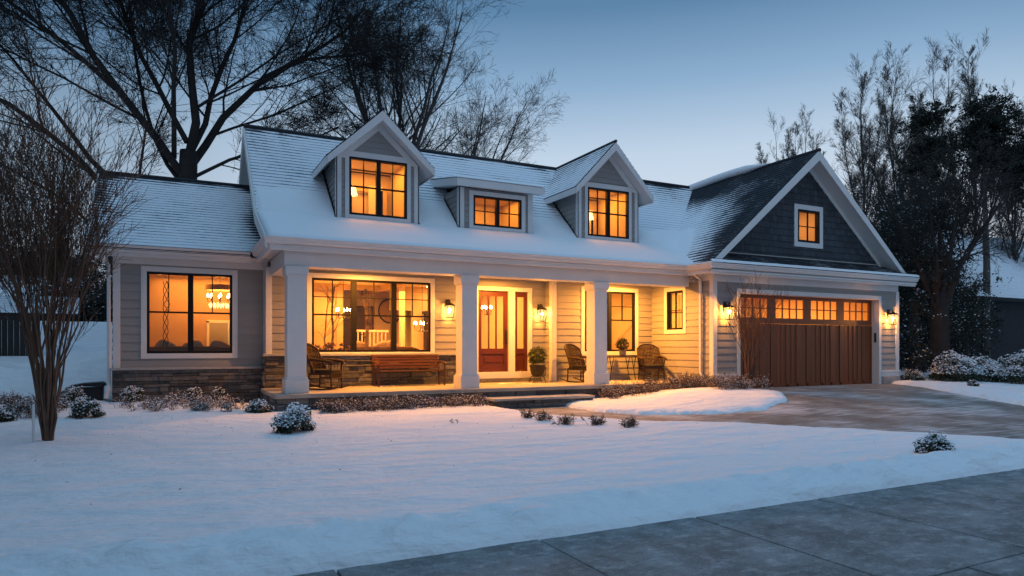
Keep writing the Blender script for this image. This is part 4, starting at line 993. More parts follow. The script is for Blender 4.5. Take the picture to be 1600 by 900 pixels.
for i, (u, ds, vt, z0, w, n, lb, sn) in enumerate([
        (1455, 34, 160, 5.0, 1.0, 6000, 'dark ivy-clad evergreen, the tallest black crown right of the garage', 0),
        (1540, 34, 168, 9.9, 1.25, 5000, 'dark broad evergreen crown near the right edge', 0),
        (1606, 33, 235, 8.6, 1.2, 3600, 'black leaning evergreen mass cut by the right edge', 0),
        (1395, 33, 345, 1.0, 1.6, 5200, 'dark bushy tree directly behind the right garage corner', .12),
        (1440, 30, 335, 1.0, 1.5, 6000, 'dark snow-flecked thicket tree left of the neighbour roof', .12),
        (1365, 36, 400, 2.0, 1.6, 4000, 'dark low tree showing just past the garage rake', .08)]):
    (x, y), h = polar(u, vt, ds); evergreen('evergreen_tree', lb, (x, y, 0), h, w, z0, 40+i, n, sn, .15)
# near dark holly behind the big trunk, flecked with snow
(x, y), h = polar(1425, 350, 24.5); evergreen('holly_tree', 'dark holly with snow flecks beside the lit garage corner', (x, y, 0), h, 1.5, .3, 61, 11000, .16, .085, lobes=22)
(x, y), h = polar(1505, 462, 26); evergreen('holly_tree', 'second dark holly, right of the brown trunk, before the black house wall', (x, y, 0), h, 1.0, .4, 62, 4000, .10, .08, lobes=14)
(x, y), h = polar(1468, 330, 23.6)
make_tree('oak_tree', 'thick brown trunk with fine twigs right of the garage', (x, y, 0), 71, vase(7.6, 9, 2.6, .16, 3.0, 5), [(9, .2, 46, .42, 4, .13, 0), (8, .15, 48, .46, 3, .15, -.01), (5, .1, 50, .5, 2, .15, 0)], bark, trunk=[([(0, 0, -.3), (.03, 0, 1.6), (0, 0, 3.4)], .34, .27)], rmin=.007)
# left background evergreens
for i, (u, ds, vt, lb) in enumerate([(20, 33, 395, 'black evergreen bush at the far left edge'), (90, 36, 405, 'dark evergreen over the neighbour roof on the left'), (150, 31, 420, 'dark yew beside the left wing corner')]):
    (x, y), h = polar(u, vt, ds); evergreen('yew_tree', lb, (x, y, zsn(x, y)-.1), h-zsn(x, y), 1.8, .3, 90+i, 6500, .03, .13)

for i, (u, ds, lb) in enumerate([(62, 29, 'low dark hedge bush on the rise before the neighbour roof'), (118, 28, 'low dark bush on the rise close to the wing downspout'), (150, 27.5, 'dark bush touching the wing corner on the snowy rise')]):
    (x, y), h = polar(u, 478, ds); evergreen('yew_bush', lb, (x, y, zsn(x, y)-.05), max(.7, h-zsn(x, y)), .8, .1, 95+i, 1500, .10, .10)
# crape myrtles
def myrtle(name, label, base, h, n, spread, seed, r=.028, twigs=((5, .35, 16, .42, 4, .05, .06), (5, .2, 22, .5, 3, .07, .05), (3, .2, 26, .5, 2, .08, .03))):
    g = random.Random(seed); L = []
    for i in range(n):
        a = 2*math.pi*(i+g.random())/n; s_ = spread*math.sqrt(g.uniform(.02, 1)); top = h*g.uniform(.72, 1)*(1-.25*(s_/spread)**2); b0 = .06*g.random()
        ca, sa = math.cos(a), math.sin(a)
        L.append(([(ca*b0, sa*b0, -.05), (ca*(b0+s_*.10), sa*(b0+s_*.10), h*.18), (ca*s_*.48, sa*s_*.48, h*.45), (ca*s_, sa*s_, top)], r*g.uniform(.6, 1.15), .006))
    return make_tree(name, label, base, seed, L, twigs, twigb, None, rmin=.0038)
myrtle('crape_myrtle', 'large multi-stemmed bare crape myrtle standing in the snow at the left', (-1.60, 11.6, zsn(-1.6, 11.6)-.03), 4.5, 40, .92, 5, .0175)
b = MB(); b.lathe([(.018, 0), (.018, .55), (.006, .57)], (0, 0, 0), 8); st_ = part('stake', b, trim); st_.location = (-1.74, 11.42, zsn(-1.74, 11.42)-.03); tag(st_, 'short white stake in the snow against the crape myrtle stems', 'stake')
myrtle('crape_myrtle', 'small twiggy crape myrtle in front of the left garage lantern', (13.95, 13.35, zsn(13.95, 13.35)-.02), 2.8, 24, .7, 15, .015, ((5, .3, 18, .4, 4, .06, .05), (4, .2, 24, .5, 3, .08, .03)))
myrtle('lilac_bush', 'bare brown lilac clump far left behind the crape myrtle', (-5.6, 16.5, zsn(-5.6, 16.5)-.03), 5.4, 40, 1.7, 25, .02)
myrtle('lilac_bush', 'second bare lilac clump between the crape myrtle and the wing', (-4.3, 19.2, zsn(-4.3, 19.2)-.03), 5.6, 34, 1.3, 27, .02)

# ------------------------------------------------------------ clipped shrubs
def shrub(label, x, y, r, h, seed, n=2200, snow=.22, sz=.022, m=leafb, z=None, name='boxwood_shrub'):
    g = np.random.default_rng(seed); z = zsn(x, y)-.03 if z is None else z
    root = thing(name, label, 'shrub', (x, y, z), 0, 'small evergreen shrubs half buried in snow')
    k = 46; d = unit(g.normal(0, 1, (k, 3))); d[:, 2] = np.abs(d[:, 2])*1.0; C = d*np.array([r, r, h])*(.52+.25*g.random((k, 1))); C[:, 2] = np.clip(C[:, 2], .03, None)
    V, F = leaves(g, C, n, r*.34, sz, .2, .3); np_mesh('foliage', V, F, m, root)
    ns = int(n*snow); c = C[g.integers(0, k, ns)]; dd = unit(g.normal(0, 1, (ns, 3))+np.array([0, -.1, .7])); P0 = c+dd*r*.36; V, F = snowbits(g, P0[P0[:, 2] > h*.25], sz*.8); np_mesh('snow', V, F, snowf, root)
    b = MB(); b.tube([(0, 0, -.1), (.01, 0, h*.7)], [.02, .01], 5); part('stem', b, barkl, root, local=True)
    return root
shrub('round boxwood cut by the left edge of the picture', -2.62, 14.0, .24, .34, 1)
shrub('round snow-dusted boxwood nearest the crape myrtle on its right', -1.38, 14.1, .31, .42, 2)
shrub('boxwood by the black plastic bin left of the wing', -1.92, 17.1, .34, .44, 3)
shrub('low spreading snowy shrub left of the crape myrtle', -2.75, 15.8, .5, .34, 4, 2200)
shrub('low snowy shrub directly behind the crape myrtle', -2.15, 16.0, .36, .30, 44, 1500)
shrub('upright boxwood in front of the wing stone base, first from its left corner', -.80, 17.0, .25, .50, 5)
shrub('boxwood below the left wing window, under its black mullion', .42, 17.0, .25, .44, 6)
shrub('boxwood below the right side of the wing window', .98, 17.0, .21, .5, 7)
shrub('low round shrub left of the first porch column', 1.55, 14.5, .29, .33, 8)
shrub('largest snowy boxwood on the lawn before the first porch column', 1.74, 11.15, .36, .50, 9, 3600, .5, .024)
shrub('lone boxwood on the snow bank by the driveway', 8.55, 5.15, .245, .30, 10, 2800, .28, .020)
shrub('clipped boxwood in the snow right of the garage door', 22.0, 14.0, .42, .42, 11)
shrub('tiny snowy shrub at the driveway edge, far right', 21.7, 11.9, .2, .24, 12, 700)
shrub('large snowy rhododendron under the brown trunk, far right', 22.9, 13.1, .78, 1.05, 13, 5200, .65, .034, name='rhododendron')
shrub('snowy rhododendron between the two larger ones at right', 24.0, 12.9, .75, .8, 14, 4200, .65, .034, name='rhododendron')
shrub('snowy rhododendron at the right edge of the picture', 24.6, 11.9, .9, 1.15, 15, 5200, .65, .034, name='rhododendron')

def scrubs(name, pts, seed, hmean, nst, m=scrub, snow=60, spread=.5):
    g = np.random.default_rng(seed); Vs, Fs, off = [], [], 0; allp = []
    P0 = np.repeat(np.array(pts, float), nst, 0); M = len(P0); P0[:, :2] += g.normal(0, .04, (M, 2))
    D = unit(g.normal(0, spread, (M, 3))*np.array([1, 1, .3])+np.array([0, 0, 1])); L = hmean*(.5+g.random(M)); r = np.full(M, .0045)
    Nd, Rd = grow(g, P0, D, L, r, r*.5, 4, .13, .02)
    for lv in range(3):
        V, F = tubes(Nd, Rd, 3); Vs.append(V); Fs.append(F+off); off += len(V); allp.append(Nd.reshape(-1, 3))
        if lv == 2: break
        a, b_, c, r = spawn(g, Nd, Rd, L, 4, .15, 42, .5, .7); r = np.maximum(r, .0032); Nd, Rd = grow(g, a, b_, c, r, r*.6, 2, .15, .0); L = c
    return np.concatenate(Vs), np.concatenate(Fs), np.concatenate(allp), g
def cover(name, label, poly_pts, seed, h, nst, snow=.06, kind='stuff'):
    pts = [(x, y, zsn(x, y)-.02) for x, y in poly_pts]; V, F, ap, g = scrubs(name, pts, seed, h, nst)
    o = np_mesh(name, V, F, scrub); 
    o['label'] = label; o['category'] = 'ground cover'; setting(o, 'stuff')
    k = int(len(ap)*snow); V, F = snowbits(g, ap[g.integers(0, len(ap), k)], .012); s = np_mesh('snow', V, F, snowf, o); return o
def region(x0, x1, y0, y1, n, seed):
    g = random.Random(seed); return [(g.uniform(x0, x1), g.uniform(y0, y1)) for _ in range(n)]
cover('ground_cover', 'low brown snow-dusted scrub along the front of the porch', region(2.75, 6.5, 13.95, 14.6, 95, 1)+region(2.7, 4.6, 13.8, 14.5, 40, 11), 1, .19, 6, .10)
cover('ground_cover', 'low twiggy scrub at the foot of the porch right of the steps', region(9.9, 13.2, 14.0, 14.65, 70, 2)+region(12.3, 13.3, 13.8, 14.5, 26, 12), 2, .25, 6, .08)
cover('ground_cover', 'low snowy juniper sprays before the wing', region(-.95, 1.3, 14.6, 15.9, 46, 3)+region(-.2, 2.0, 16.4, 17.2, 12, 8), 3, .17, 6, .2)
cover('ground_cover', 'snowy twigs around the small crape myrtle by the garage', region(12.6, 14.1, 12.8, 13.7, 50, 4), 4, .24, 6, .14)
cover('ground_cover', 'scrub in the shade left of the crape myrtle', region(-3.0, -1.9, 14.2, 15.6, 50, 5), 5, .24, 6, .25)
TL = ['dry grass tuft in the snow, leftmost of the row before the steps', 'dry grass tuft, second from the left before the steps', 'dry grass tuft, third from the left before the steps', 'dry grass tuft alone below the lit bed, fourth from the left', 'dark dry tuft, rightmost of the row by the walkway', 'tiny dry sprig poking out of the lawn snow below the second column']
for i, (x, y) in enumerate([(6.04, 11.4), (6.12, 10.8), (6.2, 10.15), (6.65, 9.85), (6.9, 9.25), (4.45, 11.0)]):
    h = .125 if i < 5 else .08; z = zsn(x, y)-.02
    V, F, ap, g = scrubs('t', [(q.x, q.y, 0) for q in [Vector((random.uniform(-.1, .1), random.uniform(-.06, .06), 0)) for _ in range(4 if i < 5 else 1)]], 60+i, h, 9 if i < 5 else 3)
    t = thing('grass_tuft', TL[i], 'grass tuft', (x, y, z), 0, 'dry tufts poking through the lawn snow'); np_mesh('stalks', V, F, scrub, t); V, F = snowbits(g, ap[g.integers(0, len(ap), 14)], .010); np_mesh('snow', V, F, snowf, t)

# ------------------------------------------------------------ porch furniture
PZ = .46
def chair_mesh(label, loc, rz, rocker, name='wicker_chair'):
    """local: faces -y, origin between the feet"""
    t = thing(name, label, 'chair', loc, rz, 'wicker chairs on the porch')
    zs_ = .40; w = .31; dp = .28; lift = .035 if rocker else 0
    for sx in (-1, 1):
        for sy in (-1, 1):
            b = MB(); b.tube([(sx*w, sy*dp, lift), (sx*(w-.01), sy*dp*.95, zs_)], .02, 7)
            if sy < 0: b.tube([(sx*(w-.01), sy*dp*.95, zs_), (sx*(w+.02), sy*dp, .66)], .019, 7)
            part('leg', b, wickd, t, local=True)
        b = MB(); b.tube([(sx*(w-.01), dp*1.05, .72), (sx*(w+.05), dp*.4, .70), (sx*(w+.06), -dp*.6, .675), (sx*(w+.04), -dp*1.12, .65), (sx*(w+.0), -dp*1.12, .60)], [.026, .03, .034, .034, .02], 8)
        for k in range(7):
            y = -dp*.85+k*dp*.27; b.tube([(sx*(w+.0), y, zs_), (sx*(w+.045), y, .67)], .006, 4)
        part('arm', b, wick, t, local=True)
        if rocker:
            b = MB(); b.tube([(sx*w, -.46, .075), (sx*w, -.28, .03), (sx*w, 0, .0+.02), (sx*w, .28, .03), (sx*w, .56, .11)], .019, 6); part('rocker', b, wickd, t, local=True)
    b = MB(); b.box(-w+.01, w-.01, -dp, dp, zs_-.05, zs_); part('seat', b, wickd, t, local=True)
    b = MB(); b.blob((0, -.01, zs_+.035), (w-.0, dp+.01, .045), 10, 0, .35); part('cushion', b, cushion, t, local=True, smooth=True)
    b = MB()
    for k in range(26):
        x = -w+.02+k*(2*w-.04)/25; b.tube([(x, -dp-.004, zs_-.03), (x+.006*(-1)**k, -dp-.004, .27)], .0055, 4)
    for k in range(15):
        for sx in (-1, 1):
            y = -dp+k*2*dp/14; b.tube([(sx*(w+.004), y, zs_-.03), (sx*(w+.004), y, .27)], .0055, 4)
    b.tube([(-w, -dp, .265), (w, -dp, .265)], .012, 6); b.tube([(w, -dp, .265), (w, dp, .265)], .012, 6); b.tube([(-w, -dp, .265), (-w, dp, .265)], .012, 6); b.tube([(-w, -dp, .15), (w, -dp, .15)], .012, 6); b.tube([(-w, 0, .15), (w, 0, .15)], .012, 6)
    part('apron', b, wick, t, local=True)
    # curved back: arch frame leaning, woven rods
    def bp(u, v):    # u -1..1 across, v 0..1 up
        hgt = .68*(1-.20*abs(u)**2.6); z = zs_+v*hgt; y = dp*1.0-.16*(abs(u)**2.2)*(1-.2*v)+.20*v; return (u*(w+.03)*(1+.04*v-.07*v*v*abs(u)), y, z)
    fr_ = MB(); path = [bp(-1, k/8) for k in range(9)]+[bp(-1+k/8, 1) for k in range(1, 16)]+[bp(1, 1-k/8) for k in range(9)]
    fr_.tube(path, .023, 8); part('back_frame', fr_, wickd, t, local=True)
    b = MB()
    for k in range(1, 30):
        u = -1+k*2/30; b.tube([bp(u+(.008 if k % 2 else -.008), v) for v in (0, .3, .6, 1)], .0085, 4)
    for v in (.12, .34, .36, .62, .64, .86): b.tube([bp(-1+k/8, v) for k in range(17)], .008, 4)
    for v in [i*.028 for i in range(1, 34)]: b.tube([tuple(Vector(bp(-1+k/10, v))+Vector((0, .007*(-1)**k, 0))) for k in range(21)], .0042, 3)
    part('backrest', b, wick, t, local=True)
    return t
chair_mesh('brown wicker rocking chair by the first porch column, under the big window', (3.22, 16.15, PZ), R(55), True, 'rocking_chair')
chair_mesh('wicker rocking chair half hidden behind the right porch column', (10.42, 16.2, PZ), R(20), True, 'rocking_chair')
chair_mesh('wicker armchair in the porch corner beside the side table', (12.85, 16.15, PZ), R(-22), False)
# bench
t = thing('wooden_bench', 'varnished slatted wooden bench under the big porch window', 'bench', (5.48, 16.75, PZ)); hw = .93
b = MB()
for i in range(5): b.box(-hw, hw, -.25+i*.085, -.25+i*.085+.065, .36+.006*(i-2)**2*.5, .385+.006*(i-2)**2*.5)
part('seat', b, benchw, t, local=True, bevel=.006)
b = MB()
for i in range(5): y = .19+i*.022; z = .44+i*.075; b.hexa([(-hw+.01, y, z), (hw-.01, y, z), (hw-.01, y+.02, z), (-hw+.01, y+.02, z), (-hw+.01, y+.018, z+.058), (hw-.01, y+.018, z+.058), (hw-.01, y+.038, z+.058), (-hw+.01, y+.038, z+.058)])
part('backrest', b, benchw, t, local=True, bevel=.005)
for sx in (-1, 1):
    for yy, tp in ((-.24, .58), (.16, .40)):
        b = MB(); x = sx*(hw-.05); b.tube([(x, yy, 0), (x, yy, tp)], .027, 4); 
        if yy > 0: b.tube([(x, .19, .38), (x, .31, .80)], .022, 4)
        part('leg', b, benchw, t, local=True)
    b = MB(); x = sx*(hw-.03); b.tube([(x, .26, .60), (x, 0, .61), (x, -.22, .60), (x, -.29, .55)], .024, 6); part('armrest', b, benchw, t, local=True)
# side table + planter
t = thing('side_table', 'narrow dark iron side table between the two right porch chairs', 'table', (11.95, 16.5, PZ))
b = MB(); b.box(-.5, .5, -.2, .2, .69, .72); part('table_top', b, wickd, t, local=True, bevel=.008)
for sx in (-1, 1):
    for sy in (-1, 1):
        b = MB(); x = sx*.42; b.tube([(x+sx*.05, sy*.15, 0), (x-.02*sx, sy*.15, .35), (x+sx*.05, sy*.15, .69)], .013, 6); b.tube([(x-sx*.09, sy*.15, .69), (x-.02*sx, sy*.15, .35)], .011, 5); part('leg', b, iron, t, local=True)
def bouquet(name, label, cat, loc, potm_, prof, crown_r, cz, m, seed, n, sz, fl=None, parent_extra=None):
    t = thing(name, label, cat, loc); b = MB(); b.lathe(prof, (0, 0, 0), 18); part('pot', b, potm_, t, local=True, smooth=False)
    g = np.random.default_rng(seed); k = 60; d = unit(g.normal(0, 1, (k, 3))); C = d*crown_r*.72*np.cbrt(g.random((k, 1))*.7+.3)+np.array([0, 0, cz])
    V, F = leaves(g, C, n, crown_r*.32, sz, 0, .1); np_mesh('foliage', V, F, m, t)
    if fl: V, F = leaves(g, C, int(n*.22), crown_r*.36, sz*1.1, 0, .6); np_mesh('flowers', V, F, fl, t)
    return t
bouquet('potted_flowers', 'grey pot of faded flowers on the iron side table', 'potted plant', (12.02, 16.45, PZ+.72), potc, [(.07, 0), (.10, .06), (.105, .16), (.12, .17), (.12, .19), (.09, .19)], .23, .36, leafb, 3, 900, .03, flower)
t = bouquet('potted_boxwood', 'round boxwood in a dark pot on an iron stand by the sidelight', 'potted plant', (9.2, 16.62, PZ), potm, [(.10, .17), (.16, .20), (.21, .34), (.225, .47), (.235, .50), (.20, .50)], .34, .76, leaft, 5, 3600, .022)
b = MB()
for k in range(4):
    a = k*math.pi/2+.6; b.tube([(.27*math.cos(a), .27*math.sin(a), 0), (.2*math.cos(a), .2*math.sin(a), .16), (.10*math.cos(a), .10*math.sin(a), .19)], .010, 5)
b.tube([(.15*math.cos(q*.4), .15*math.sin(q*.4), .17) for q in range(17)], .009, 5); b.tube([(.2, .05, .15), (.30, .06, .25), (.31, .06, .40), (.27, .05, .44)], .010, 5)
part('stand', b, iron, t, local=True)
# floodlight under the beam corner
t = thing('security_light', 'twin-head security light under the eave corner by the garage', 'security light', (13.36, 14.92, 3.42))
b = MB(); b.lathe([(.05, 0), (.05, .05), (.03, .07)], (0, 0, 0), 12); part('mount', b, trim, t, local=True)
for sx in (-1, 1):
    b = MB(); b.tube([(0, 0, .02), (sx*.06, -.05, -.03)], .012, 6); b.tube([(sx*.06, -.03, -.03), (sx*.09, -.15, -.07)], [.03, .055], 10); part('lamp_head', b, capst, t, local=True)
# bin, rock
t = thing('storage_bin', 'black plastic bin with a curved lid in the snow left of the wing', 'bin', (-1.72, 18.0, .12))
b = MB(); b.hexa([(-.26, -.25, 0), (.28, -.25, 0), (.28, .25, 0), (-.26, .25, 0), (-.22, -.27, .42), (.3, -.27, .42), (.3, .27, .42), (-.22, .27, .42)]); part('body', b, plast, t, local=True, bevel=.02)
b = MB(); b.prism([(-.42, -.3, .40), (-.36, -.3, .47), (-.1, -.3, .52), (.28, -.3, .54), (.34, -.3, .5), (.34, -.3, .44), (-.1, -.3, .46)], (0, .6, 0)); part('lid', b, plast, t, local=True, bevel=.01)
b = MB(); b.blob((0, 0, .07), (.15, .13, .13), 7, .08); o = part('rock', b, rockm, smooth=True); o.location = (13.62, 13.5, zsn(13.62, 13.5)-.02); tag(o, 'small pale rock at the foot of the small crape myrtle', 'rock')
# low snow left on the porch floor near the door and under the window
g = np.random.default_rng(4); nn = 260
def drift(x0, x1, y0, y1, seed):
    def f(x, y): return .455+np.clip(.05*(fbm(x*3.2, y*5, 4, seed)-.44), -.004, .05)*np.exp(-((y-(y0+y1)/2)/((y1-y0)*.36))**2)*1.3-.001
    o = grid('snow_drift', np.arange(x0, x1, .03), np.arange(y0, y1, .03), f, snowm); return setting(o)
drift(4.6, 7.3, 16.6, 17.1, 3); drift(7.9, 9.6, 15.9, 17.05, 8); drift(11.2, 13.3, 16.2, 16.85, 12)

# ------------------------------------------------------------ things seen inside
def chandelier(name, label, loc, r, n, drop, pw):
    t = thing(name, label, 'chandelier', loc)
    b = MB(); b.tube([(0, 0, 0), (0, 0, drop)], .008, 5); b.lathe([(.012, -.12), (.035, -.07), (.02, 0), (.012, .05)], (0, 0, 0), 8); part('stem', b, iron, t, local=True)
    for k in range(n):
        a = 2*math.pi*k/n; c, s = math.cos(a), math.sin(a); b = MB(); b.tube([(0, 0, -.04), (r*.5*c, r*.5*s, -.12), (r*.95*c, r*.95*s, -.08), (r*c, r*s, 0)], .008, 5); b.lathe([(.018, 0), (.012, .01), (.012, .09)], (r*c, r*s, 0), 6); arm = part('arm', b, iron, t, local=True)
        b = MB(); b.lathe([(.012, .09), (.028, .12), (.018, .16), (.004, .19)], (r*c, r*s, 0), 6); part('bulb', b, bulb, arm, local=True)
    point(Vector(loc)+Vector((0, 0, .02)), pw, .15); return t
c1 = chandelier('chandelier', 'candle chandelier seen through the right half of the wing window', (1.15, 19.9, 2.72), .30, 8, .68, 14)
b = MB()
for k in range(40):
    a = 2*math.pi*k/40; rr = .17+.1*(k % 3)/2; b.lathe([(.002, -.16-.05*(k % 2)), (.014, -.12), (.002, -.06)], (rr*math.cos(a), rr*math.sin(a), 0), 4)
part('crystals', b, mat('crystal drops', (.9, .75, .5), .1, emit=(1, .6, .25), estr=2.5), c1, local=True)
b = MB(); b.lathe([(.36, .28), (.36, .42)], (0, 0, 0), 24); part('shade', b, mat('lamp shade cloth', (.4, .25, .12), .9), c1, local=True)
chandelier('chandelier', 'branched candle chandelier seen through the right pane of the big porch window', (6.75, 19.4, 2.05), .24, 6, 1.35, 12)
chandelier('chandelier', 'glowing candle cluster seen through the left pane of the big porch window', (4.6, 20.4, 2.45), .22, 5, .95, 10)
chandelier('chandelier', 'small brass chandelier seen through the front door glass', (9.0, 19.6, 2.6), .16, 5, .8, 8)
b = MB(); b.box(-1.05, .92, 20.95, 21.05, .6, 3.42); b.box(1.55, 2.9, 20.95, 21.05, .6, 3.42); b.box(.92, 1.55, 20.95, 21.05, 2.15, 3.42); P('partition', b, intd)
b = MB(); b.box(.86, .93, 20.9, 21.06, .6, 2.2); b.box(1.54, 1.61, 20.9, 21.06, .6, 2.2); b.box(.86, 1.61, 20.9, 21.06, 2.15, 2.23); P('door_casing', b, intt)
point((1.3, 22.2, 2.4), 7, .1, (1, .55, .2))
b = MB(); b.box(2.93, 4.55, 21.15, 21.27, .6, 3.42); b.box(4.55, 4.75, 21.1, 21.3, .6, 3.42); P('partition', b, intd)
b = MB(); b.box(6.35, 6.5, 20.3, 20.45, .6, 3.42); b.box(7.25, 9.8, 21.9, 22.0, .6, 3.42); b.box(6.5, 7.25, 21.9, 22.0, 2.7, 3.42); P('partition', b, intw)
for k, (x, y, w_, h_) in enumerate([(5.35, 22.9, .9, 2.1), (8.0, 21.85, .7, 2.0)]):
    b = MB(); b.box(x-w_/2, x+w_/2, y-.3, y, .6, .6+h_); b.box(x-w_/2-.04, x+w_/2+.04, y-.34, y, .6+h_, .68+h_); t = thing('wood_cabinet', ['tall dark wood cabinet at the back wall seen through the middle pane', 'dark carved cabinet seen behind the right pane of the big porch window'][k], 'cabinet', (x, y, .6)); part('body', b, wickd, t)
b = MB(); b.box(3.0, 9.7, 21.0, 21.12, 3.25, 3.42); b.box(5.9, 6.05, 17.5, 23.4, 3.27, 3.42); P('ceiling_beam', b, intd)
for k, (x, y) in enumerate([(-.35, 19.6), (-.3, 20.3), (3.7, 19.0), (7.4, 20.6), (7.9, 19.2)]):
    b = MB(); b.lathe([(.09, 0), (.09, .01)], (x, y, 3.405), 14); P('ceiling_spot', b, disc)
b = MB()
for xc in (4.62, 11.6):
    for sx in (-1, 1): b.box(xc+sx*.62-.10, xc+sx*.62+.10, 18.3, 18.34, 4.6, 5.8)
    b.box(xc-.75, xc+.75, 18.35, 18.38, 5.75, 5.85)
P('curtain', b, mat('linen curtain', (.55, .42, .25), .9, bump=.4, bscale=8, stretch=(12, 1, .3)))
for x, y in ((4.3, 18.1), (11.9, 18.1)):
    t = thing('floor_lamp', 'lamp glowing inside the '+('left' if x < 8 else 'right')+' gable dormer', 'lamp', (x, y, 4.55)); b = MB(); b.lathe([(.1, 0), (.015, .03), (.015, 1.05)], (0, 0, 0), 10); part('stand', b, iron, t, local=True); b = MB(); b.lathe([(.16, 1.0), (.10, 1.25)], (0, 0, 0), 14); part('lamp_shade', b, lglass, t, local=True)
# hanging vine ornament in the wing
t = thing('hanging_ornament', 'dark twisted hanging vine ornament inside the left half of the wing window', 'ornament', (-.15, 18.3, 1.2))
b = MB(); b.tube([(0, 0, 1.9), (0, 0, 2.2)], .004, 4)
for q in range(3): b.tube([(.055*math.sin(k*.9+q*2.1)*(1+.6*(k == 11)), .05*math.cos(k*.7+q), .25+k*.095) for k in range(18)], .009, 5)
part('vine', b, iron, t, local=True)
def sofa(label, loc, rz, w, pil):
    t = thing('sofa', label, 'sofa', loc, rz)
    b = MB(); b.blob((0, .0, .28), (w/2, .42, .2), 10, 0, .35); part('seat', b, sofam, t, local=True, smooth=True)
    b = MB(); b.blob((0, -.36, .58), (w/2, .13, .30), 12, .01, .4); part('backrest', b, sofam, t, local=True, smooth=True)
    for sx in (-1, 1): b = MB(); b.blob((sx*(w/2-.06), 0, .42), (.12, .42, .24), 8, 0, .5); part('arm', b, sofam, t, local=True, smooth=True)
    for k, (px, pr_) in enumerate(pil):
        b = MB(); b.blob((0, 0, 0), (.25, .09, .21), 8, .01, .6); o = part('pillow', b, sofal, t, local=True, smooth=True); o.location = (px, -.16, .80); o.rotation_euler = (.2, pr_, .1)
    return t
sofa('long brown sofa inside the wing window', (.35, 18.6, .6), 0, 2.3, [(-.5, .5), (.1, -.3), (.7, .4)])
sofa('low sofa with tan pillows behind the middle pane of the big porch window', (5.3, 18.9, .6), 0, 2.2, [(-.6, .3), (0, -.4), (.3, .5)])
# birch trunks with branches behind the left panes of the big window
t = make_tree('birch_decoration', 'indoor birch trunk decoration with small twigs behind the left pane of the big porch window', (3.75, 18.2, .6), 101, [([(0, 0, .3), (.06, 0, 1.2), (.1, 0, 2.5)], .045, .02), ([(-.1, 0, .3), (-.13, .05, 1.2), (-.05, 0, 2.3)], .03, .012)], [(9, .35, 50, .26, 3, .12, .02), (4, .2, 45, .5, 2, .12, .0)], birchm, rmin=.004, cat='decoration')
t = thing('potted_foliage', 'leafy arrangement on the sill behind the left pane of the big porch window', 'indoor plant', (3.65, 18.0, 1.15)); g = np.random.default_rng(8); V, F = leaves(g, g.normal(0, .16, (22, 3))*np.array([1.6, .6, .5])+np.array([0, 0, .25]), 600, .1, .035, 0, .1); np_mesh('foliage', V, F, flower, t)
b = MB(); b.box(-.45, .45, -.12, .12, -.55, .05); part('planter_box', b, intt, t, local=True)
t = make_tree('birch_decoration', 'slim indoor birch pole behind the middle pane of the big porch window', (4.75, 18.3, .6), 105, [([(0, 0, 0), (.02, 0, 1.3), (0, 0, 2.45)], .05, .045), ([(.05, 0, 1.2), (.12, 0, 1.7), (.06, 0, 2.2)], .016, .01)], [(5, .4, 40, .15, 3, .12, .02)], birchm, rmin=.004, cat='decoration')
# pictures, mirror, doors, staircase on the back walls
def frame(name, label, x, y, z, w, h, m1, m2, cat='picture'):
    t = thing(name, label, cat, (x, y, z)); b = MB(); k = .05
    b.box(-w/2, w/2, -.03, 0, -h/2, -h/2+k); b.box(-w/2, w/2, -.03, 0, h/2-k, h/2); b.box(-w/2, -w/2+k, -.03, 0, -h/2+k, h/2-k); b.box(w/2-k, w/2, -.03, 0, -h/2+k, h/2-k); part('frame', b, m1, t, local=True)
    b = MB(); b.box(-w/2+k, w/2-k, -.015, -.002, -h/2+k, h/2-k); part('picture', b, m2, t, local=True)
pic = mat('muted picture', (.35, .22, .12), .8, noise=(.12, .07, .04), nscale=6)
frame('framed_picture', 'dark framed picture seen left of the candle cluster', 6.0, 23.45, 2.45, .7, .9, wickd, pic)
frame('framed_picture', 'tall dark framed panel seen behind the right pane of the big window', 8.9, 23.45, 2.6, .7, 1.1, wickd, pic)
frame('framed_picture', 'small dark framed picture seen under the wing chandelier', 2.3, 22.95, 2.25, .4, .5, wickd, pic)
frame('framed_picture', 'picture seen in the study window', 12.6, 20.95, 2.0, .7, .9, wickd, pic)
t = thing('round_mirror', 'round iron-rimmed mirror on the back wall behind the middle pane', 'mirror', (6.95, 23.42, 2.75)); b = MB(); b.tube([(.42*math.cos(q*math.pi/16), 0, .42*math.sin(q*math.pi/16)) for q in range(33)], .025, 6); part('rim', b, iron, t, local=True)
b = MB(); b.poly([(.4*math.cos(q*math.pi/16), .01, .4*math.sin(q*math.pi/16)) for q in range(32)]); part('mirror_glass', b, intd, t, local=True)
b = MB()
for x in (7.5, 8.45): b.box(x, x+.1, 23.38, 23.5, .6, 2.9)
b.box(7.5, 8.55, 23.38, 23.5, 2.8, 2.95); b.box(7.6, 8.45, 23.44, 23.5, .6, 2.8)
for x in (1.55, 2.35): b.box(x, x+.08, 22.9, 23.0, .6, 2.75)
b.box(1.55, 2.43, 22.9, 23.0, 2.7, 2.8)
b.box(2.92, 9.8, 23.44, 23.5, .6, .75); b.box(10.9, 11.9, 20.93, 21.0, .6, 2.7)
P('interior_trim', b, intt)
b = MB()
for k in range(3):
    for q in range(2): b.box(7.74+k*.2, 7.90+k*.2, 23.425, 23.445, 1.9+q*.32, 2.17+q*.32)
P('interior_door_lite', b, wickd)
b = MB()
for k in range(9): x = 5.2+k*.13; b.box(x, x+.03, 21.6, 21.63, .9+k*.03, 1.95)
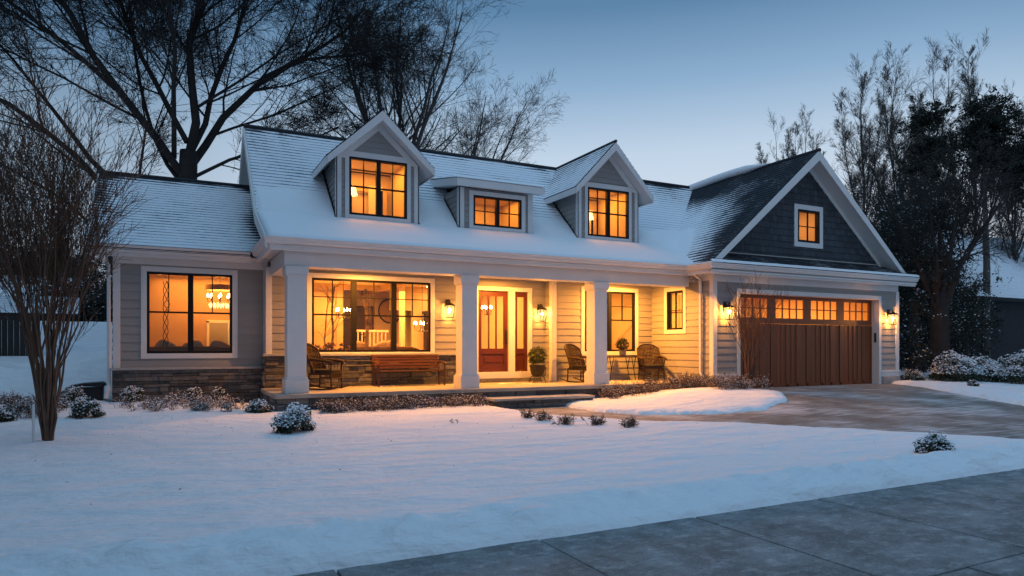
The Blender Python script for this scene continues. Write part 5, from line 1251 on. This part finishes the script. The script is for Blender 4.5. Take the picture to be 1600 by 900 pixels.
b.box(5.15, 6.35, 21.58, 21.65, 1.95, 2.02); b.box(5.15, 6.35, 21.6, 22.4, .6, .9); P('staircase', b, intt)
t = thing('dining_table', 'small set dining table seen through the right pane of the big window', 'table', (7.3, 19.2, .6)); b = MB(); b.lathe([(.55, .72), (.55, .76)], (0, 0, 0), 24); b.lathe([(.2, 0), (.05, .1), (.05, .72)], (0, 0, 0), 12); part('table_top', b, wickd, t, local=True)
b = MB()
for k in range(6): a = k*1.05; b.lathe([(.03, .76), (.05, .88), (.02, .96)], (.32*math.cos(a), .32*math.sin(a), 0), 8)
part('tableware', b, intt, t, local=True)
t = thing('table_lamp', 'small glowing lamp inside the left pane of the big porch window', 'lamp', (3.35, 19.2, 1.5)); b = MB(); b.lathe([(.08, -.9), (.02, -.85), (.02, 0)], (0, 0, 0), 10); part('base', b, wickd, t, local=True); b = MB(); b.lathe([(.14, .0), (.09, .2)], (0, 0, 0), 14); part('lamp_shade', b, lglass, t, local=True)
# curtains / partitions in attic rooms and garage shelves
b = MB(); 
for xc in (4.62, 11.6): b.box(xc-.5, xc-.35, 18.2, 18.25, 4.9, 6.2); b.box(xc+.2, xc+.6, 18.3, 18.34, 4.6, 5.9)
b.box(17.7, 17.76, 15.9, 16.4, 4.4, 5.9); P('attic_partition', b, intt)
t = thing('storage_shelf', 'storage shelf with boxes seen through the garage door glass', 'shelf', (17.6, 20.8, .25)); b = MB()
for z in (.1, .9, 1.7, 2.4): b.box(-3, 3, -.25, .25, z, z+.04)
for x in (-3, -1, 1, 3): b.box(x-.03, x+.03, -.25, .25, 0, 2.9)
part('rack', b, garw, t, local=True)
for i in range(9):
    b = MB(); x = -2.7+i*.62; h = random.uniform(.25, .45); zz = 1.74 if i % 2 else 2.44; b.box(x-.2, x+.2, -.2, .18, zz, zz+h*.9); o = part('storage_box', b, sofal if i % 3 else intt); o.location = (17.6, 20.8, .25)
    nth = ('first', 'second', 'third', 'fourth', 'fifth')[i//2]
    tag(o, f'{nth} box from the left on the {"upper" if i % 2 == 0 else "middle"} garage shelf, {"tan" if i % 3 else "white"}, seen through the door glass', 'box', 'boxes on the garage shelf')

# ------------------------------------------------------------ neighbours and fence
def nhouse(label, x0, x1, y0, y1, ze, zr_, loc0=0):
    t = thing('neighbour_house', label, 'house', ((x0+x1)/2, (y0+y1)/2, 0)); b = MB(); b.box(x0+.4, x1-.4, y0+.4, y1-.4, -.3, ze); ym = (y0+y1)/2
    for x in (x0+.4, x1-.6): b.prism([(x, y0+.4, ze-.01), (x, y1-.4, ze-.01), (x, ym, zr_-.15)], (.2, 0, 0))
    part('wall', b, darkw, t)
    for sgn in (-1, 1):
        r = MB(); S1, L1 = vec((0, y0 if sgn < 0 else y1, ze), (0, ym, zr_)); courses(r, (x0, y0 if sgn < 0 else y1, ze), (1, 0, 0), S1, x1-x0, L1, lambda a, s: .86, exp=.22, seg=.8); part('roof', r, roofm, t)
    b = MB(); b.prism([(x0+.01, y, z) for y, z in [(y0, ze-.01), (ym, zr_-.01), (y1, ze-.01), (y1, ze-.18), (ym, zr_-.2), (y0, ze-.18)]], (x1-x0-.02, 0, 0)); part('roof_deck', b, darkw, t)
    return t
n1 = nhouse('dark neighbouring house with a snow-covered roof behind the hedge at right', 35.5, 60, 19.3, 29, 4.0, 8.4)
nhouse('dark neighbouring house with a snowy roof far left behind the trees', -17, -3.9, 35, 44, 2.9, 4.9)
nhouse('low snow-roofed shed at far left in front of the neighbour house', -6.4, -3.3, 31, 34, 2.75, 3.5)
t = thing('plank_fence', 'dark plank fence at the far left edge', 'fence', (-6.5, 25, 0)); b = MB(); x = -10
while x < -3.75: z = zsn(x, 25.0); b.box(x, x+.14, 25.0, 25.03, z-.3, z+1.25+random.uniform(-.02, .02)); x += .15
part('planks', b, fence_m, t)
for x in (-9.6, -7.6, -5.6, -3.7): b = MB(); z = zsn(x, 25.0); b.box(x-.06, x+.06, 24.92, 25.0, z-.3, z+1.35); part('post', b, fence_m, t)
# far hedge belts closing the horizon
def belt(label, pts, w, h, seed, n):
    g = np.random.default_rng(seed); P_ = np.array(pts, float); k = 160; q = g.random(k)*(len(P_)-1); i = q.astype(int); f = (q-i)[:, None]; C = P_[i]*(1-f)+P_[np.minimum(i+1, len(P_)-1)]*f
    C = np.concatenate([C+g.normal(0, w, (k, 2)), (h*g.random((k, 1))**.8)], 1); V, F = leaves(g, C, n, 1.4, .3, 0, .1); o = np_mesh('hedgerow', V, F, leafd); o['label'] = label; o['category'] = 'hedgerow'; return setting(o, 'stuff')
belt('dark distant wood closing the view on the left', [(-40, 52), (-20, 50), (0, 55)], 2, 4.5, 1, 16000)
belt('dark distant wood closing the view on the right', [(30, 40), (60, 36), (90, 25)], 2.5, 5.0, 2, 16000)
print('scene built')

belt('unseen dark evergreens added beyond the left side of the lawn to shade its snow', [(-6.0, -7), (-5.6, 0), (-6.3, 5), (-8, 10), (-10, 14)], 1.0, 12.5, 5, 42000)  # added out of view to block sky light and darken the left snow

g = np.random.default_rng(77); n = 420
P0 = np.stack([g.uniform(-1.5, 9.5, n), 14.3-np.abs(g.normal(0, 2.6, n)), np.zeros(n)], 1); P0 = P0[(P0[:, 1] > 5.2)]; P0[:, 2] = snow_top(P0[:, 0], P0[:, 1])+.004
nr = unit(g.normal(0, .4, (len(P0), 3))+np.array([0, 0, 1])); a = unit(np.cross(nr, g.normal(0, 1, (len(P0), 3)))); b_ = np.cross(nr, a); sz = .006+.016*g.random((len(P0), 1))
V = np.stack([P0-a*sz, P0-b_*sz*.3, P0+a*sz, P0+b_*sz*.3], 1).reshape(-1, 3)
o = np_mesh('leaf_litter', V, np.arange(len(V)).reshape(-1, 4), scrub); o['label'] = 'tiny scraps of leaf and twig scattered on the lawn snow'; o['category'] = 'leaf litter'; setting(o, 'stuff')
